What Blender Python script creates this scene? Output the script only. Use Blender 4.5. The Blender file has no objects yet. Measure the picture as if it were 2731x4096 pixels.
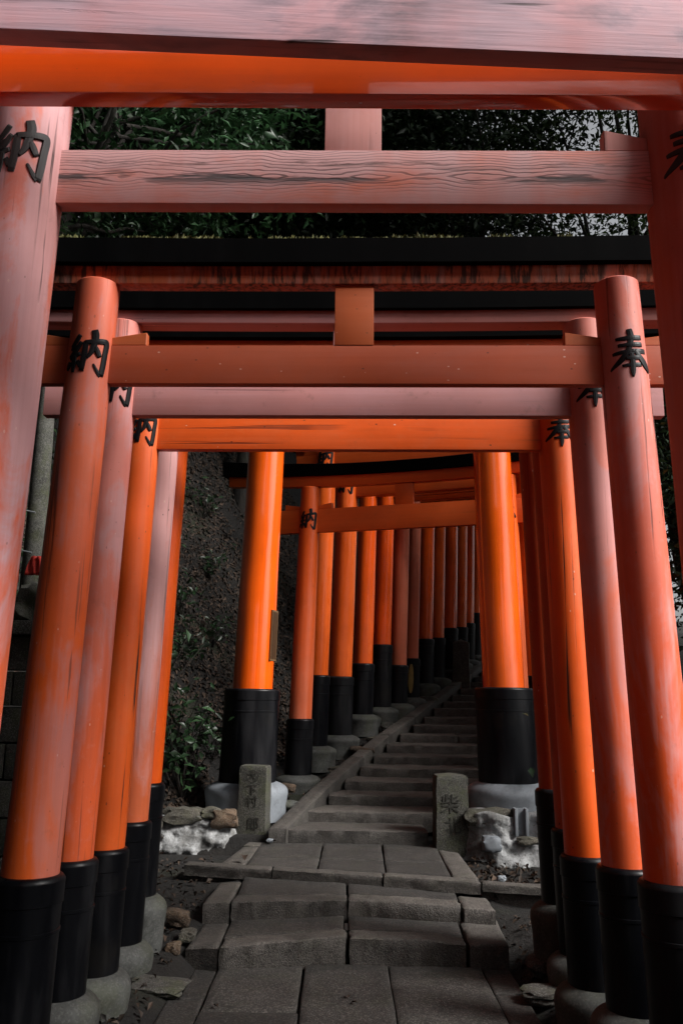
import bpy, bmesh, math, random
import numpy as np
from mathutils import Vector, Matrix, noise

sc = bpy.context.scene
col = sc.collection
PI = math.pi

# ------------------------------------------------------------------ camera, sky, sun, exposure
EYE = 1.6
PITCH = math.atan((2787.0 - 2048.0) / 3484.0)
cam_data = bpy.data.cameras.new('camera')
cam_data.sensor_fit = 'HORIZONTAL'
cam_data.sensor_width = 24.0
cam_data.lens = 24.0 * 3484.0 / 2731.0
cam_data.clip_start = 0.05
cam_data.clip_end = 400
cam = bpy.data.objects.new('camera', cam_data)
col.objects.link(cam)
cam.matrix_world = (Matrix.Translation((0, 0, EYE)) @ Matrix.Rotation(PI / 2 + PITCH, 4, 'X')
                    @ Matrix.Rotation(0.0135, 4, 'Z'))
sc.camera = cam

SUN_EL, SUN_AZ = math.radians(40), math.radians(116)   # azimuth clockwise from +Y (the view direction)
world = bpy.data.worlds.new('World')
sc.world = world
world.use_nodes = True
wn = world.node_tree
wn.nodes.clear()
sky = wn.nodes.new('ShaderNodeTexSky')
sky.sky_type = 'NISHITA'
sky.sun_disc = False
sky.sun_elevation = SUN_EL
sky.sun_rotation = SUN_AZ
sky.air_density = 1.0
sky.dust_density = 4.0
hsv = wn.nodes.new('ShaderNodeHueSaturation')          # overcast: pale sky
hsv.inputs['Saturation'].default_value = 0.15
bg = wn.nodes.new('ShaderNodeBackground')
bg.inputs['Strength'].default_value = 0.08
wo = wn.nodes.new('ShaderNodeOutputWorld')
wn.links.new(sky.outputs[0], hsv.inputs['Color'])
wn.links.new(hsv.outputs[0], bg.inputs['Color'])
wn.links.new(bg.outputs[0], wo.inputs['Surface'])

sun_data = bpy.data.lights.new('sun', 'SUN')
sun_data.energy = 3.4
sun_data.angle = math.radians(22)
sun_data.color = (1.0, 0.96, 0.92)
sun = bpy.data.objects.new('sun', sun_data)
col.objects.link(sun)
sd = Vector((math.sin(SUN_AZ) * math.cos(SUN_EL), math.cos(SUN_AZ) * math.cos(SUN_EL), math.sin(SUN_EL)))
sun.rotation_euler = sd.to_track_quat('Z', 'Y').to_euler()
sun.location = sd * 30

sc.view_settings.view_transform = 'Standard'
sc.view_settings.look = 'None'
sc.view_settings.gamma = 1.0
sc.view_settings.use_curve_mapping = False
sc.view_settings.exposure = 0.8
sc.render.engine = 'CYCLES'
sc.cycles.use_denoising = True
sc.cycles.max_bounces = 6
sc.cycles.diffuse_bounces = 2
sc.cycles.glossy_bounces = 3
sc.cycles.caustics_reflective = False
sc.cycles.caustics_refractive = False

# ------------------------------------------------------------------ helpers
rnd = random.Random(7)


def link(name, me, parent=None, mat=None, loc=None):
    o = bpy.data.objects.new(name, me)
    col.objects.link(o)
    if parent is not None:
        o.parent = parent
    if mat is not None:
        me.materials.append(mat)
    if loc is not None:
        o.location = loc
    return o


def tag(o, label=None, cat=None, group=None, kind=None):
    if label:
        o['label'] = label
    if cat:
        o['category'] = cat
    if group:
        o['group'] = group
    if kind:
        o['kind'] = kind
    return o


def empty(name, loc=(0, 0, 0), rz=0.0):
    o = bpy.data.objects.new(name, None)
    o.empty_display_size = 0.2
    o.location = loc
    o.rotation_euler = (0, 0, rz)
    col.objects.link(o)
    return o


def mesh(name, verts, faces, smooth=False):
    me = bpy.data.meshes.new(name)
    me.from_pydata([tuple(v) for v in verts], [], faces)
    if smooth:
        me.polygons.foreach_set('use_smooth', [True] * len(me.polygons))
    me.update()
    return me


def smooth_by_angle(me, deg=35):
    me.polygons.foreach_set('use_smooth', [True] * len(me.polygons))
    bm = bmesh.new()
    bm.from_mesh(me)
    for e in bm.edges:
        if len(e.link_faces) == 2 and e.calc_face_angle(0) > math.radians(deg):
            e.smooth = False
    bm.to_mesh(me)
    bm.free()
    return me


def box_mesh(name, x0, x1, y0, y1, z0, z1, bevel=0.004, nx=1, curve=0.0, skew=None, topw=0.0):
    """bevelled beam along x; curve lifts the ends; topw widens the top in y"""
    bm = bmesh.new()
    vs = {}
    for i in range(nx + 1):
        x = x0 + (x1 - x0) * i / nx
        cz = curve * (2 * i / nx - 1) ** 2
        for j, (y, z) in enumerate(((y0, z0), (y1, z0), (y1 + topw, z1), (y0 - topw, z1))):
            vs[i, j] = bm.verts.new((x, y, z + cz))
    for i in range(nx):
        for j in range(4):
            k = (j + 1) % 4
            bm.faces.new((vs[i, j], vs[i + 1, j], vs[i + 1, k], vs[i, k]))
    bm.faces.new([vs[0, j] for j in range(4)])
    bm.faces.new([vs[nx, j] for j in (3, 2, 1, 0)])
    bmesh.ops.recalc_face_normals(bm, faces=bm.faces)
    if bevel:
        ed = [e for e in bm.edges if e.calc_face_angle(0) > 0.5]
        bmesh.ops.bevel(bm, geom=ed, offset=bevel, segments=2, affect='EDGES', profile=0.6)
    me = bpy.data.meshes.new(name)
    bm.to_mesh(me)
    bm.free()
    return smooth_by_angle(me, 40)


def lathe(name, prof, axis=lambda z: (0, 0), n=48, wob=0.0, seed=0, caps=True):
    """prof: list of (r, z); axis(z) gives the centre; wob: relative radius irregularity"""
    V, F = [], []
    for r, z in prof:
        ax, ay = axis(z)
        for k in range(n):
            a = 2 * PI * k / n
            rr = r
            if wob:
                rr *= 1 + wob * noise.noise(Vector((math.cos(a) * 1.3 + seed, math.sin(a) * 1.3, z * 1.5)))
            V.append((ax + rr * math.cos(a), ay + rr * math.sin(a), z))
    m = len(prof)
    for i in range(m - 1):
        for k in range(n):
            k2 = (k + 1) % n
            F.append((i * n + k, i * n + k2, (i + 1) * n + k2, (i + 1) * n + k))
    if caps:
        F.append(tuple(reversed(range(n))))
        F.append(tuple((m - 1) * n + k for k in range(n)))
    return smooth_by_angle(mesh(name, V, F), 42)


# ------------------------------------------------------------------ node helper and materials
class B:
    def __init__(s, name):
        s.m = bpy.data.materials.new(name)
        s.m.use_nodes = True
        s.t = s.m.node_tree
        s.t.nodes.clear()
        s.out = s.t.nodes.new('ShaderNodeOutputMaterial')
        s.p = s.t.nodes.new('ShaderNodeBsdfPrincipled')
        s.t.links.new(s.p.outputs[0], s.out.inputs[0])

    def put(s, sock, v):
        if v is None:
            return
        if hasattr(v, 'is_output'):
            s.t.links.new(v, sock)
        elif hasattr(v, 'outputs'):
            s.t.links.new(v.outputs[0], sock)
        else:
            if isinstance(v, tuple) and len(v) == 3 and len(sock.default_value) == 4:
                v = (*v, 1)
            sock.default_value = v

    def n(s, typ, props=None, **inp):
        nd = s.t.nodes.new('ShaderNode' + typ)
        for k, v in (props or {}).items():
            setattr(nd, k, v)
        for k, v in inp.items():
            key = k.replace('_', ' ')
            s.put(nd.inputs[int(k[1:])] if k[0] == 'i' and k[1:].isdigit() else nd.inputs[key], v)
        return nd

    def math(s, op, a, b=None, c=None, clamp=False):
        return s.n('Math', {'operation': op, 'use_clamp': clamp}, i0=a, i1=b, i2=c).outputs[0]

    def mix(s, f, a, b, mode='MIX'):
        nd = s.n('Mix', {'data_type': 'RGBA', 'blend_type': mode, 'clamp_factor': True})
        s.put(nd.inputs[0], f)
        s.put(nd.inputs[6], a)
        s.put(nd.inputs[7], b)
        return nd.outputs[2]

    def ramp(s, v, a, b, x=0.0, y=1.0):
        return s.n('MapRange', {'clamp': True}, i0=v, i1=a, i2=b, i3=x, i4=y).outputs[0]

    def noise(s, vec, scale, detail=4, rough=0.55, dist=0.0):
        return s.n('TexNoise', Vector=vec, Scale=scale, Detail=detail, Roughness=rough, Distortion=dist).outputs[0]

    def scaled(s, vec, sc_):
        return s.n('Mapping', Vector=vec, Scale=sc_).outputs[0]

    def coord(s, shift=True):
        tc = s.n('TexCoord').outputs['Object']
        if not shift:
            return tc
        oi = s.n('ObjectInfo').outputs['Random']
        v = s.n('VectorMath', {'operation': 'SCALE'}, i0=(31.0, 17.0, 23.0), Scale=oi).outputs[0]
        return s.n('VectorMath', {'operation': 'ADD'}, i0=tc, i1=v).outputs[0]

    def bump(s, h, strength=0.3, dist=0.01):
        nd = s.n('Bump', Strength=strength, Distance=dist, Height=h)
        s.put(s.p.inputs['Normal'], nd)

    def set(s, **kw):
        for k, v in kw.items():
            s.put(s.p.inputs[k.replace('_', ' ')], v)
        return s.m


ORANGE = (0.80, 0.085, 0.006)
PINK = (0.60, 0.265, 0.25)
MAUVE = (0.46, 0.215, 0.235)


def paint(name, base=ORANGE, pale=PINK, fade=0.3, axis='z', gloss=0.35, contrast=2.2, grad=None,
          cracks=0.4, chips=0.4, coat=0.0, streak=0.0, grime=0.25, spec=0.5, cior=1.5, stripe=0.0):
    b = B(name)
    raw = b.coord(False)
    c = b.coord(True)
    st = {'z': (1, 1, 0.36), 'x': (0.36, 1, 1)}[axis]
    st2 = {'z': (1, 1, 0.03), 'x': (0.03, 1, 1)}[axis]
    st3 = {'z': (1, 1, 0.012), 'x': (0.012, 1, 1)}[axis]
    n1 = b.noise(b.scaled(c, st), 3.2, 7, 0.62, 0.9)
    nf = b.noise(b.scaled(c, st2), 38, 5, 0.6)
    nm = b.noise(b.scaled(c, st2), 9, 3, 0.5)
    f = b.math('MULTIPLY_ADD', b.math('SUBTRACT', n1, 0.5), contrast, fade)
    f = b.math('MULTIPLY_ADD', b.math('SUBTRACT', nm, 0.5), contrast * 0.30, f)
    f = b.math('MULTIPLY_ADD', b.math('SUBTRACT', nf, 0.5), 0.45, f)
    if stripe:
        ns = b.noise(b.scaled(c, (1, 1, 0.018)), 17, 4, 0.6, 0.2)
        f = b.math('MULTIPLY_ADD', b.math('SUBTRACT', ns, 0.5), stripe, f)
    f = b.ramp(f, 0.08, 0.92)
    if grad:
        z = b.n('SeparateXYZ', Vector=raw).outputs[2]
        f = b.math('ADD', f, b.ramp(z, grad[0], grad[1], -grad[2], grad[2]))
    f = b.math('MAXIMUM', b.math('MINIMUM', f, 1.0), 0.0)
    colr = b.mix(f, base, pale)
    # tone drift of the paint film
    n2 = b.noise(b.scaled(c, st), 1.7, 3, 0.5)
    colr = b.mix(b.ramp(n2, 0.45, 0.75, 0.0, 0.45), colr, (0.60, 0.13, 0.03))
    colr = b.mix(b.ramp(nf, 0.35, 0.75, 0.16, 0.0), colr, (0.22, 0.045, 0.03))
    rough = b.ramp(f, 0, 1, gloss, max(gloss, 0.70))
    hgt = b.math('MULTIPLY', nf, 0.35)
    nv = b.noise(c, 1.3, 5, 0.6)
    colr = b.n('HueSaturation', Color=colr, Value=b.ramp(nv, 0.3, 0.7, 0.80, 1.12)).outputs[0]
    nb = b.noise(c, 24, 5, 0.7)
    colr = b.mix(b.ramp(nb, 0.55, 0.75, 0.0, 0.22), colr, pale)
    # grime blotches
    ng = b.noise(c, 11, 7, 0.7)
    colr = b.mix(b.ramp(ng, 0.60, 0.80, 0.0, grime), colr, (0.07, 0.045, 0.035))
    if cracks:
        cr = b.noise(b.scaled(c, st3), 34, 4, 0.55, 0.25)
        gate = b.ramp(b.noise(b.scaled(c, st), 3.0, 3), 0.47, 0.58)
        ck = b.math('MULTIPLY', b.ramp(cr, 0.60, 0.645), gate)
        colr = b.mix(b.math('MULTIPLY', ck, cracks), colr, (0.03, 0.016, 0.014))
        hgt = b.math('SUBTRACT', hgt, b.math('MULTIPLY', ck, 1.2 * cracks))
    if streak:
        vs = b.noise(b.scaled(c, (1, 1, 0.02)), 42, 5, 0.68)
        gz = b.ramp(b.noise(c, 2.2, 3), 0.30, 0.46)
        sk = b.math('MULTIPLY', b.ramp(vs, 0.46, 0.56), gz)
        colr = b.mix(b.math('MULTIPLY', sk, streak), colr, (0.035, 0.022, 0.016))
        vs2 = b.noise(b.scaled(c, (1, 1, 0.02)), 23, 4, 0.6)
        colr = b.mix(b.math('MULTIPLY', b.ramp(vs2, 0.50, 0.66), streak * 0.6), colr, (0.50, 0.24, 0.20))
    if chips:
        v = b.n('TexVoronoi', {'feature': 'F1'}, Vector=b.scaled(c, {'z': (1, 1, 0.55), 'x': (0.6, 1, 1)}[axis]), Scale=36.0)
        rr = b.n('SeparateXYZ', Vector=v.outputs['Color'])
        near = b.math('LESS_THAN', v.outputs['Distance'], b.math('MULTIPLY', rr.outputs[1], 0.15))
        dark = b.math('MULTIPLY', near, b.math('GREATER_THAN', rr.outputs[0], 0.72))
        lite = b.math('MULTIPLY', near, b.math('LESS_THAN', rr.outputs[0], 0.16))
        colr = b.mix(b.math('MULTIPLY', dark, chips), colr, (0.03, 0.018, 0.015))
        colr = b.mix(b.math('MULTIPLY', lite, chips), colr, (0.72, 0.50, 0.42))
    b.bump(hgt, 0.25, 0.006)
    return b.set(Base_Color=colr, Roughness=rough, Coat_Weight=coat, Coat_Roughness=0.07, Coat_IOR=cior,
                 Specular_IOR_Level=spec * 0.7)


def bare_grain(name, base, pale, wood):
    """old beam: paint worn off along the growth rings, grain in relief"""
    b = B(name)
    c = b.coord(False)
    s = b.n('SeparateXYZ', Vector=c)
    x, z = s.outputs[0], s.outputs[2]
    wv = b.noise(b.scaled(c, (1.2, 1, 2.0)), 3.2, 3, 0.45)
    w2 = b.noise(b.scaled(c, (1.6, 1, 9.0)), 3.0, 2, 0.5)
    zc = b.math('SUBTRACT', z, BARE_MID)
    az = b.math('ABSOLUTE', zc)
    # flat-sawn board: rings are wide near the middle line and tight at both edges
    q = b.math('POWER', b.math('MULTIPLY', az, 9.0), 1.25)
    q = b.math('MULTIPLY_ADD', wv, 0.62, q)
    q = b.math('MULTIPLY_ADD', w2, 0.12, q)
    ring = b.math('SINE', b.math('MULTIPLY', q, 52.0))
    fine = b.noise(b.scaled(c, (0.02, 1, 1)), 70, 4, 0.6)
    line = b.ramp(b.math('MULTIPLY_ADD', fine, 0.8, ring), 0.72, 1.25)
    mid = b.math('MULTIPLY', b.ramp(az, 0.012, 0.11, 1.0, 0.55), b.ramp(zc, -0.075, -0.03, 0.15, 1.0))
    wear = b.ramp(b.noise(b.scaled(c, (0.4, 1, 1.4)), 4.5, 4), 0.36, 0.60)
    mask = b.math('MULTIPLY', line, b.math('MULTIPLY', mid, b.math('MULTIPLY_ADD', wear, 0.75, 0.25)))
    spl = b.noise(b.scaled(c, (0.16, 1, 1.6)), 13, 4, 0.6)
    spm = b.math('MULTIPLY', b.ramp(spl, 0.51, 0.58), b.ramp(az, 0.010, 0.045, 1.0, 0.0))
    blot = b.noise(b.scaled(c, (0.35, 1, 1)), 5.0, 5, 0.6)
    colr = b.mix(b.ramp(blot, 0.32, 0.52), base, pale)
    vb = b.noise(b.scaled(c, (1, 1, 0.15)), 5.0, 3, 0.5)
    colr = b.mix(b.ramp(vb, 0.54, 0.74, 0.0, 0.5), colr, base)
    colr = b.mix(b.math('MULTIPLY', mask, 0.72), colr, wood)
    colr = b.mix(b.math('MULTIPLY', spm, 0.9), colr, (0.06, 0.06, 0.065))
    top = b.math('MULTIPLY', b.ramp(b.noise(b.scaled(c, (0.3, 1, 3)), 14, 5, 0.7), 0.5, 0.62), b.ramp(b.math('ABSOLUTE', b.math('SUBTRACT', zc, 0.055)), 0.0, 0.022, 1.0, 0.0))
    colr = b.mix(b.math('MULTIPLY', top, 0.8), colr, (0.05, 0.03, 0.025))
    h = b.math('SUBTRACT', b.math('MULTIPLY', fine, 0.3), b.math('ADD', mask, spm))
    b.bump(h, 0.25, 0.004)
    return b.set(Base_Color=colr, Roughness=0.75)


BARE_MID = 3.49


def grey_wood(name):
    """mauve weathered beam with grey smudges where the paint has thinned"""
    b = B(name)
    c = b.coord(False)
    n1 = b.noise(b.scaled(c, (0.35, 1, 1.2)), 5, 6, 0.62, 0.5)
    n2 = b.noise(b.scaled(c, (0.10, 1, 1.0)), 16, 5, 0.6)
    n3 = b.noise(b.scaled(c, (0.03, 1, 1)), 60, 4, 0.6)
    n4 = b.noise(b.scaled(c, (1, 1, 0.2)), 3.5, 3, 0.5)
    colr = b.mix(b.ramp(n1, 0.35, 0.65), (0.58, 0.315, 0.345), (0.46, 0.335, 0.40))
    colr = b.mix(b.ramp(n4, 0.52, 0.7, 0, 0.6), colr, (0.58, 0.20, 0.19))
    colr = b.mix(b.math('MULTIPLY', b.ramp(n1, 0.46, 0.66), b.ramp(n2, 0.40, 0.60)), colr, (0.13, 0.095, 0.115))
    colr = b.mix(b.ramp(n3, 0.6, 0.72, 0, 0.5), colr, (0.13, 0.08, 0.09))
    ck = b.math('MULTIPLY', b.ramp(b.noise(b.scaled(c, (0.05, 1, 1)), 22, 2, 0.5, 0.4), 0.68, 0.72), b.ramp(n1, 0.45, 0.55))
    colr = b.mix(ck, colr, (0.04, 0.025, 0.025))
    b.bump(b.math('SUBTRACT', n3, ck), 0.3, 0.006)
    return b.set(Base_Color=colr, Roughness=0.7)


def lacquer(name, rough=0.26, dust=0.25, base=(0.0018, 0.002, 0.003), spec=0.17):
    b = B(name)
    c = b.coord(True)
    n1 = b.noise(b.scaled(c, (1, 1, 0.15)), 6, 6, 0.65)
    n2 = b.noise(c, 3.0, 5, 0.6)
    colr = b.mix(b.math('MULTIPLY', b.ramp(n1, 0.48, 0.75), dust), base, (0.04, 0.04, 0.043))
    colr = b.mix(b.ramp(n2, 0.58, 0.78, 0, dust * 0.6), colr, (0.035, 0.030, 0.020))
    b.bump(b.noise(b.scaled(c, (1, 1, 0.05)), 30, 3), 0.12, 0.004)
    return b.set(Base_Color=colr, Roughness=b.ramp(n1, 0.3, 0.7, rough, rough + 0.3), Specular_IOR_Level=spec)


def stone(name, dark, lite, scale=9, speck=0.5, bump=0.5, moss=0.0, rough=0.85, vary=0.35, bd=0.008, spots=(0.33, 0.32, 0.30), tread=0.0):
    b = B(name)
    c = b.coord(True)
    n1 = b.noise(c, scale, 6, 0.65)
    n2 = b.noise(c, scale * 14, 3, 0.6)
    n3 = b.noise(c, scale * 0.25, 4, 0.6)
    colr = b.mix(b.ramp(n1, 0.33, 0.68), dark, lite)
    colr = b.mix(b.ramp(n3, 0.4, 0.7, 0, 0.45), colr, dark)
    ns = b.noise(c, scale * 0.55, 7, 0.72, 0.8)
    colr = b.mix(b.ramp(ns, 0.52, 0.64, 0, 0.55), colr, tuple(k * 0.45 for k in dark))
    v = b.n('TexVoronoi', {'feature': 'F1'}, Vector=c, Scale=scale * 26.0)
    vr = b.n('SeparateXYZ', Vector=v.outputs['Color']).outputs[0]
    colr = b.mix(b.math('MULTIPLY', b.math('GREATER_THAN', vr, 0.80), speck * 0.4), colr, spots)
    colr = b.mix(b.math('MULTIPLY', b.math('LESS_THAN', vr, 0.22), speck), colr, tuple(k * 0.3 for k in dark))
    colr = b.mix(b.ramp(n2, 0.55, 0.75, 0, speck * 0.5), colr, tuple(k * 0.35 for k in dark))
    if moss:
        nm = b.noise(c, scale * 0.8, 6, 0.7)
        colr = b.mix(b.math('MULTIPLY', b.ramp(nm, 0.48, 0.64), moss), colr, (0.042, 0.048, 0.016))
    rv = b.n('ObjectInfo').outputs['Random']
    val = b.n('HueSaturation', Color=colr, Value=b.ramp(rv, 0, 1, 1 - vary, 1 + vary))
    if tread:  # upward faces painted paler, as if lit from the open sky
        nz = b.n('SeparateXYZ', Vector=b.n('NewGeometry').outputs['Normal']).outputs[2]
        sky_lit = b.math('MULTIPLY', b.ramp(nz, 0.35, 0.9), b.ramp(b.noise(c, 5, 4), 0.3, 0.6, 0.4, 1.0))
        val = b.n('HueSaturation', Color=val, Value=b.ramp(sky_lit, 0, 1, 1.0, tread))
    h = b.math('ADD', b.math('MULTIPLY', n2, 0.5), n1)
    b.bump(h, bump, bd)
    return b.set(Base_Color=val, Roughness=rough)


def leafmat(name, a, c2, trans=0.25, rough=0.4, spec=0.5):
    b = B(name)
    r = b.n('NewGeometry').outputs['Random Per Island']
    colr = b.mix(r, a, c2)
    r2 = b.math('FRACT', b.math('MULTIPLY', r, 7.31))
    colr = b.n('HueSaturation', Color=colr, Value=b.ramp(r2, 0, 1, 0.55, 1.35)).outputs[0]
    m = b.set(Base_Color=colr, Roughness=rough, Specular_IOR_Level=spec)
    if trans:
        tr = b.n('BsdfTranslucent', Color=colr)
        mx = b.n('MixShader', i0=trans)
        b.t.links.new(b.p.outputs[0], mx.inputs[1])
        b.t.links.new(tr.outputs[0], mx.inputs[2])
        b.t.links.new(mx.outputs[0], b.out.inputs[0])
    return m


def soilmat():
    b = B('soil')
    c = b.coord(False)
    n1 = b.noise(c, 3, 8, 0.7)
    n2 = b.noise(c, 26, 6, 0.7)
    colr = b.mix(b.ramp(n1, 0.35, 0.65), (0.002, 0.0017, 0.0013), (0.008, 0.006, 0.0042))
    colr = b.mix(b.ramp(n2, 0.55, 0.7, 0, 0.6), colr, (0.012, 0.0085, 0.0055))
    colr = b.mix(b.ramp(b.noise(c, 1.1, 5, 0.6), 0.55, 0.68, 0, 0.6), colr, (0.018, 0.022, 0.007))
    b.bump(b.math('ADD', n1, n2), 0.9, 0.04)
    return b.set(Base_Color=colr, Roughness=0.95)


def barkmat():
    b = B('bark')
    c = b.coord(True)
    n1 = b.noise(b.scaled(c, (1, 1, 0.25)), 9, 6, 0.7)
    colr = b.mix(b.ramp(n1, 0.35, 0.65), (0.008, 0.0065, 0.005), (0.034, 0.028, 0.023))
    colr = b.mix(b.ramp(b.noise(c, 4, 4), 0.55, 0.7, 0, 0.5), colr, (0.028, 0.034, 0.017))
    b.bump(n1, 0.8, 0.03)
    return b.set(Base_Color=colr, Roughness=0.9)


def mortarmat():
    b = B('mortar')
    c = b.coord(True)
    n1 = b.noise(c, 7, 7, 0.7)
    n2 = b.noise(c, 45, 4, 0.6)
    colr = b.mix(b.ramp(n1, 0.38, 0.58), (0.13, 0.132, 0.13), (0.33, 0.338, 0.342))
    colr = b.mix(b.ramp(n2, 0.56, 0.70, 0, 0.75), colr, (0.05, 0.05, 0.04))
    z = b.n('SeparateXYZ', Vector=b.coord(False)).outputs[2]
    colr = b.mix(b.math('MULTIPLY', b.ramp(b.noise(c, 3, 5, 0.65), 0.48, 0.66), 0.6), colr, (0.06, 0.055, 0.045))
    b.bump(b.math('ADD', n1, b.math('MULTIPLY', n2, 0.5)), 0.8, 0.02)
    return b.set(Base_Color=colr, Roughness=0.9)


def plain(name, colr, rough=0.6, metal=0.0, spec=0.5):
    b = B(name)
    c = b.coord(True)
    n1 = b.noise(c, 20, 4, 0.6)
    cc = b.mix(b.ramp(n1, 0.35, 0.7), tuple(k * 0.75 for k in colr), colr)
    return b.set(Base_Color=cc, Roughness=rough, Metallic=metal, Specular_IOR_Level=spec)


M = {}
M['lac'] = lacquer('black_lacquer', 0.24, 0.35)
M['lac_dull'] = lacquer('worn_black_lacquer', 0.45, 0.55)
M['cap'] = lacquer('black_roof_paint', 0.6, 0.05, (0.0012, 0.0012, 0.0014), 0.03)
M['ink'] = lacquer('ink', 0.22, 0.05, (0.006, 0.006, 0.007))
M['ink_grey'] = lacquer('weathered_ink', 0.5, 1.0, (0.022, 0.019, 0.020), 0.4)
M['base'] = stone('cast_stone', (0.022, 0.023, 0.020), (0.084, 0.087, 0.083), 4.5, 0.18, 0.35, 0.35, 0.8, 0.15, 0.006)
M['base_pale'] = stone('pale_cast_stone', (0.135, 0.15, 0.168), (0.205, 0.228, 0.252), 3, 0.10, 0.2, 0.05, 0.75, 0.1, 0.004)
M['path'] = stone('path_granite', (0.014, 0.0125, 0.011), (0.035, 0.031, 0.028), 6, 0.65, 1.0, 0.10, 0.80, 0.30, 0.006, (0.17, 0.155, 0.14))
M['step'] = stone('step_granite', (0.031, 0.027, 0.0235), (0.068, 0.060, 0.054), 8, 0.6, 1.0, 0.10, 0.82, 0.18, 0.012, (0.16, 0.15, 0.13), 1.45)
M['post'] = stone('post_granite', (0.024, 0.024, 0.018), (0.060, 0.057, 0.048), 9, 0.7, 1.0, 0.55, 0.85, 0.15, 0.010, (0.24, 0.23, 0.2))
M['block'] = stone('wall_granite', (0.028, 0.026, 0.022), (0.07, 0.066, 0.058), 7, 0.5, 0.8, 0.5, 0.9, 0.3)
M['lichen'] = stone('lichened_stone', (0.02, 0.02, 0.016), (0.10, 0.10, 0.085), 9, 0.5, 0.8, 0.6, 0.9, 0.2)
M['rock'] = stone('rock', (0.040, 0.037, 0.028), (0.14, 0.125, 0.095), 8, 0.6, 1.0, 0.45, 0.9, 0.3, 0.02)
M['rock_brown'] = stone('brown_rock', (0.05, 0.030, 0.017), (0.15, 0.095, 0.055), 9, 0.5, 1.0, 0.15, 0.9, 0.3, 0.02)
M['mortar'] = mortarmat()
M['soil'] = soilmat()
M['bark'] = barkmat()
M['groove'] = plain('groove', (0.023, 0.022, 0.017), 0.95)
M['pipe'] = plain('pale_pipe', (0.20, 0.22, 0.24), 0.5)
M['steel'] = plain('galvanised_bar', (0.35, 0.38, 0.40), 0.4, 0.6)
M['red'] = plain('red_cloth', (0.42, 0.02, 0.01), 0.8)
M['plate'] = plain('plate', (0.055, 0.028, 0.012), 0.4)
M['plate_rim'] = plain('plate_rim', (0.16, 0.10, 0.05), 0.4)
M['ochre'] = plain('ochre_undercoat', (0.28, 0.18, 0.05), 0.8)
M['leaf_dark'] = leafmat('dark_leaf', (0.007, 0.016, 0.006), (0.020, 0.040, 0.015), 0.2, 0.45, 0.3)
M['leaf_broad'] = leafmat('broad_leaf', (0.020, 0.060, 0.022), (0.040, 0.095, 0.038), 0.2, 0.42, 0.35)
M['leaf_right'] = leafmat('mid_leaf', (0.022, 0.045, 0.012), (0.055, 0.090, 0.022), 0.35, 0.4)
M['leaf_fern'] = leafmat('fern_leaf', (0.009, 0.026, 0.009), (0.024, 0.055, 0.021), 0.2, 0.4)
M['litter'] = leafmat('dead_leaf', (0.006, 0.004, 0.003), (0.060, 0.038, 0.025), 0.0, 0.7, 0.3)
M['moss'] = leafmat('moss_tuft', (0.045, 0.050, 0.010), (0.11, 0.105, 0.025), 0.1, 0.8)


# ------------------------------------------------------------------ lie of the land
PY = [-60, 3.0, 5.78, 6.7, 8.0, 8.5, 20.0, 60.0]
PZ = [-0.6, 0.0, 0.0, 0.33, 0.40, 0.50, 3.15, 6.0]
LX = [-0.62, -0.567, -0.13, 0.44, 1.215, 2.352, 4.6, 9.0]     # left curb of the stairs
LY = [7.90, 8.10, 9.32, 10.80, 12.57, 15.30, 20.5, 32.0]


def lerp(x, xs, ys):
    return float(np.interp(x, xs, ys))


def left_x(y):
    return lerp(y, LY, LX) if y > 7.9 else lerp(y, [3, 7.9], [-0.85, -0.62])


def ground_z(x, y):
    p = lerp(y, PY, PZ)
    if y < 8.0:
        side = lerp(y, [0, 4.5, 5.4, 7.0, 7.9, 8.05], [-0.02, 0.0, 0.06, 0.20, 0.24, 0.24])
    else:
        side = 0.62 + (y - 8.05) * 0.215
    lx = left_x(y)
    jump = 8.22 if x < 0 else 7.92
    if jump - 0.07 < y < 8.3 or y >= 8.3:
        side = 0.24 + (0.62 + max(0, y - 8.05) * 0.215 - 0.24) * min(1, max(0, (y - jump + 0.07) / 0.07))
    if x < lx:
        t = min(1.0, (lx - x) / 0.25)
        z = p - 0.10 + (side - p + 0.10) * t if y < 8.0 else min(p - 0.04, side)
        d = lx - x
        start = 1.05 if y > 7.6 else 1.35
        if d > start:
            e = d - start
            z += min(7.5, (1.25 * e ** 1.12) * lerp(y, [4.5, 8.5], [0.75, 1.1]))
    else:
        rx = lx + 1.75
        if x > rx:
            t = min(1.0, (x - rx) / 0.25)
            z = p - 0.10 + (side - p + 0.10) * t if y < 8.0 else min(p - 0.04, side)
            e = max(0, x - rx - 1.6)
            z += min(1.2, 0.12 * e)
        else:
            z = p - (0.035 if y < 5.6 else 0.14)
    z += 0.02 * noise.noise(Vector((x * 2.1, y * 2.1, 0))) if abs(x - lx - 0.8) > 1.0 else 0
    z += 0.10 * noise.noise(Vector((x * 0.7, y * 0.7, 3))) * (1 if (x < lx - 1.4 or x > lx + 3.6) else 0)
    return z


def build_ground():
    xs = np.concatenate([np.linspace(-80, -9, 14), np.linspace(-8, -2.7, 24), np.linspace(-2.5, 3.5, 76), np.linspace(3.8, 9, 18), np.linspace(11, 90, 12)])
    ys = np.concatenate([np.linspace(-60, 0, 14), np.linspace(0.5, 4, 10), np.linspace(4.2, 12, 98), np.linspace(12.3, 22, 40), np.linspace(24, 120, 16)])
    V = [(x, y, ground_z(x, y)) for y in ys for x in xs]
    n = len(xs)
    F = [(j * n + i, j * n + i + 1, (j + 1) * n + i + 1, (j + 1) * n + i) for j in range(len(ys) - 1) for i in range(n - 1)]
    o = link('ground', mesh('ground', V, F, True), mat=M['soil'])
    tag(o, kind='structure')


build_ground()


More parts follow.
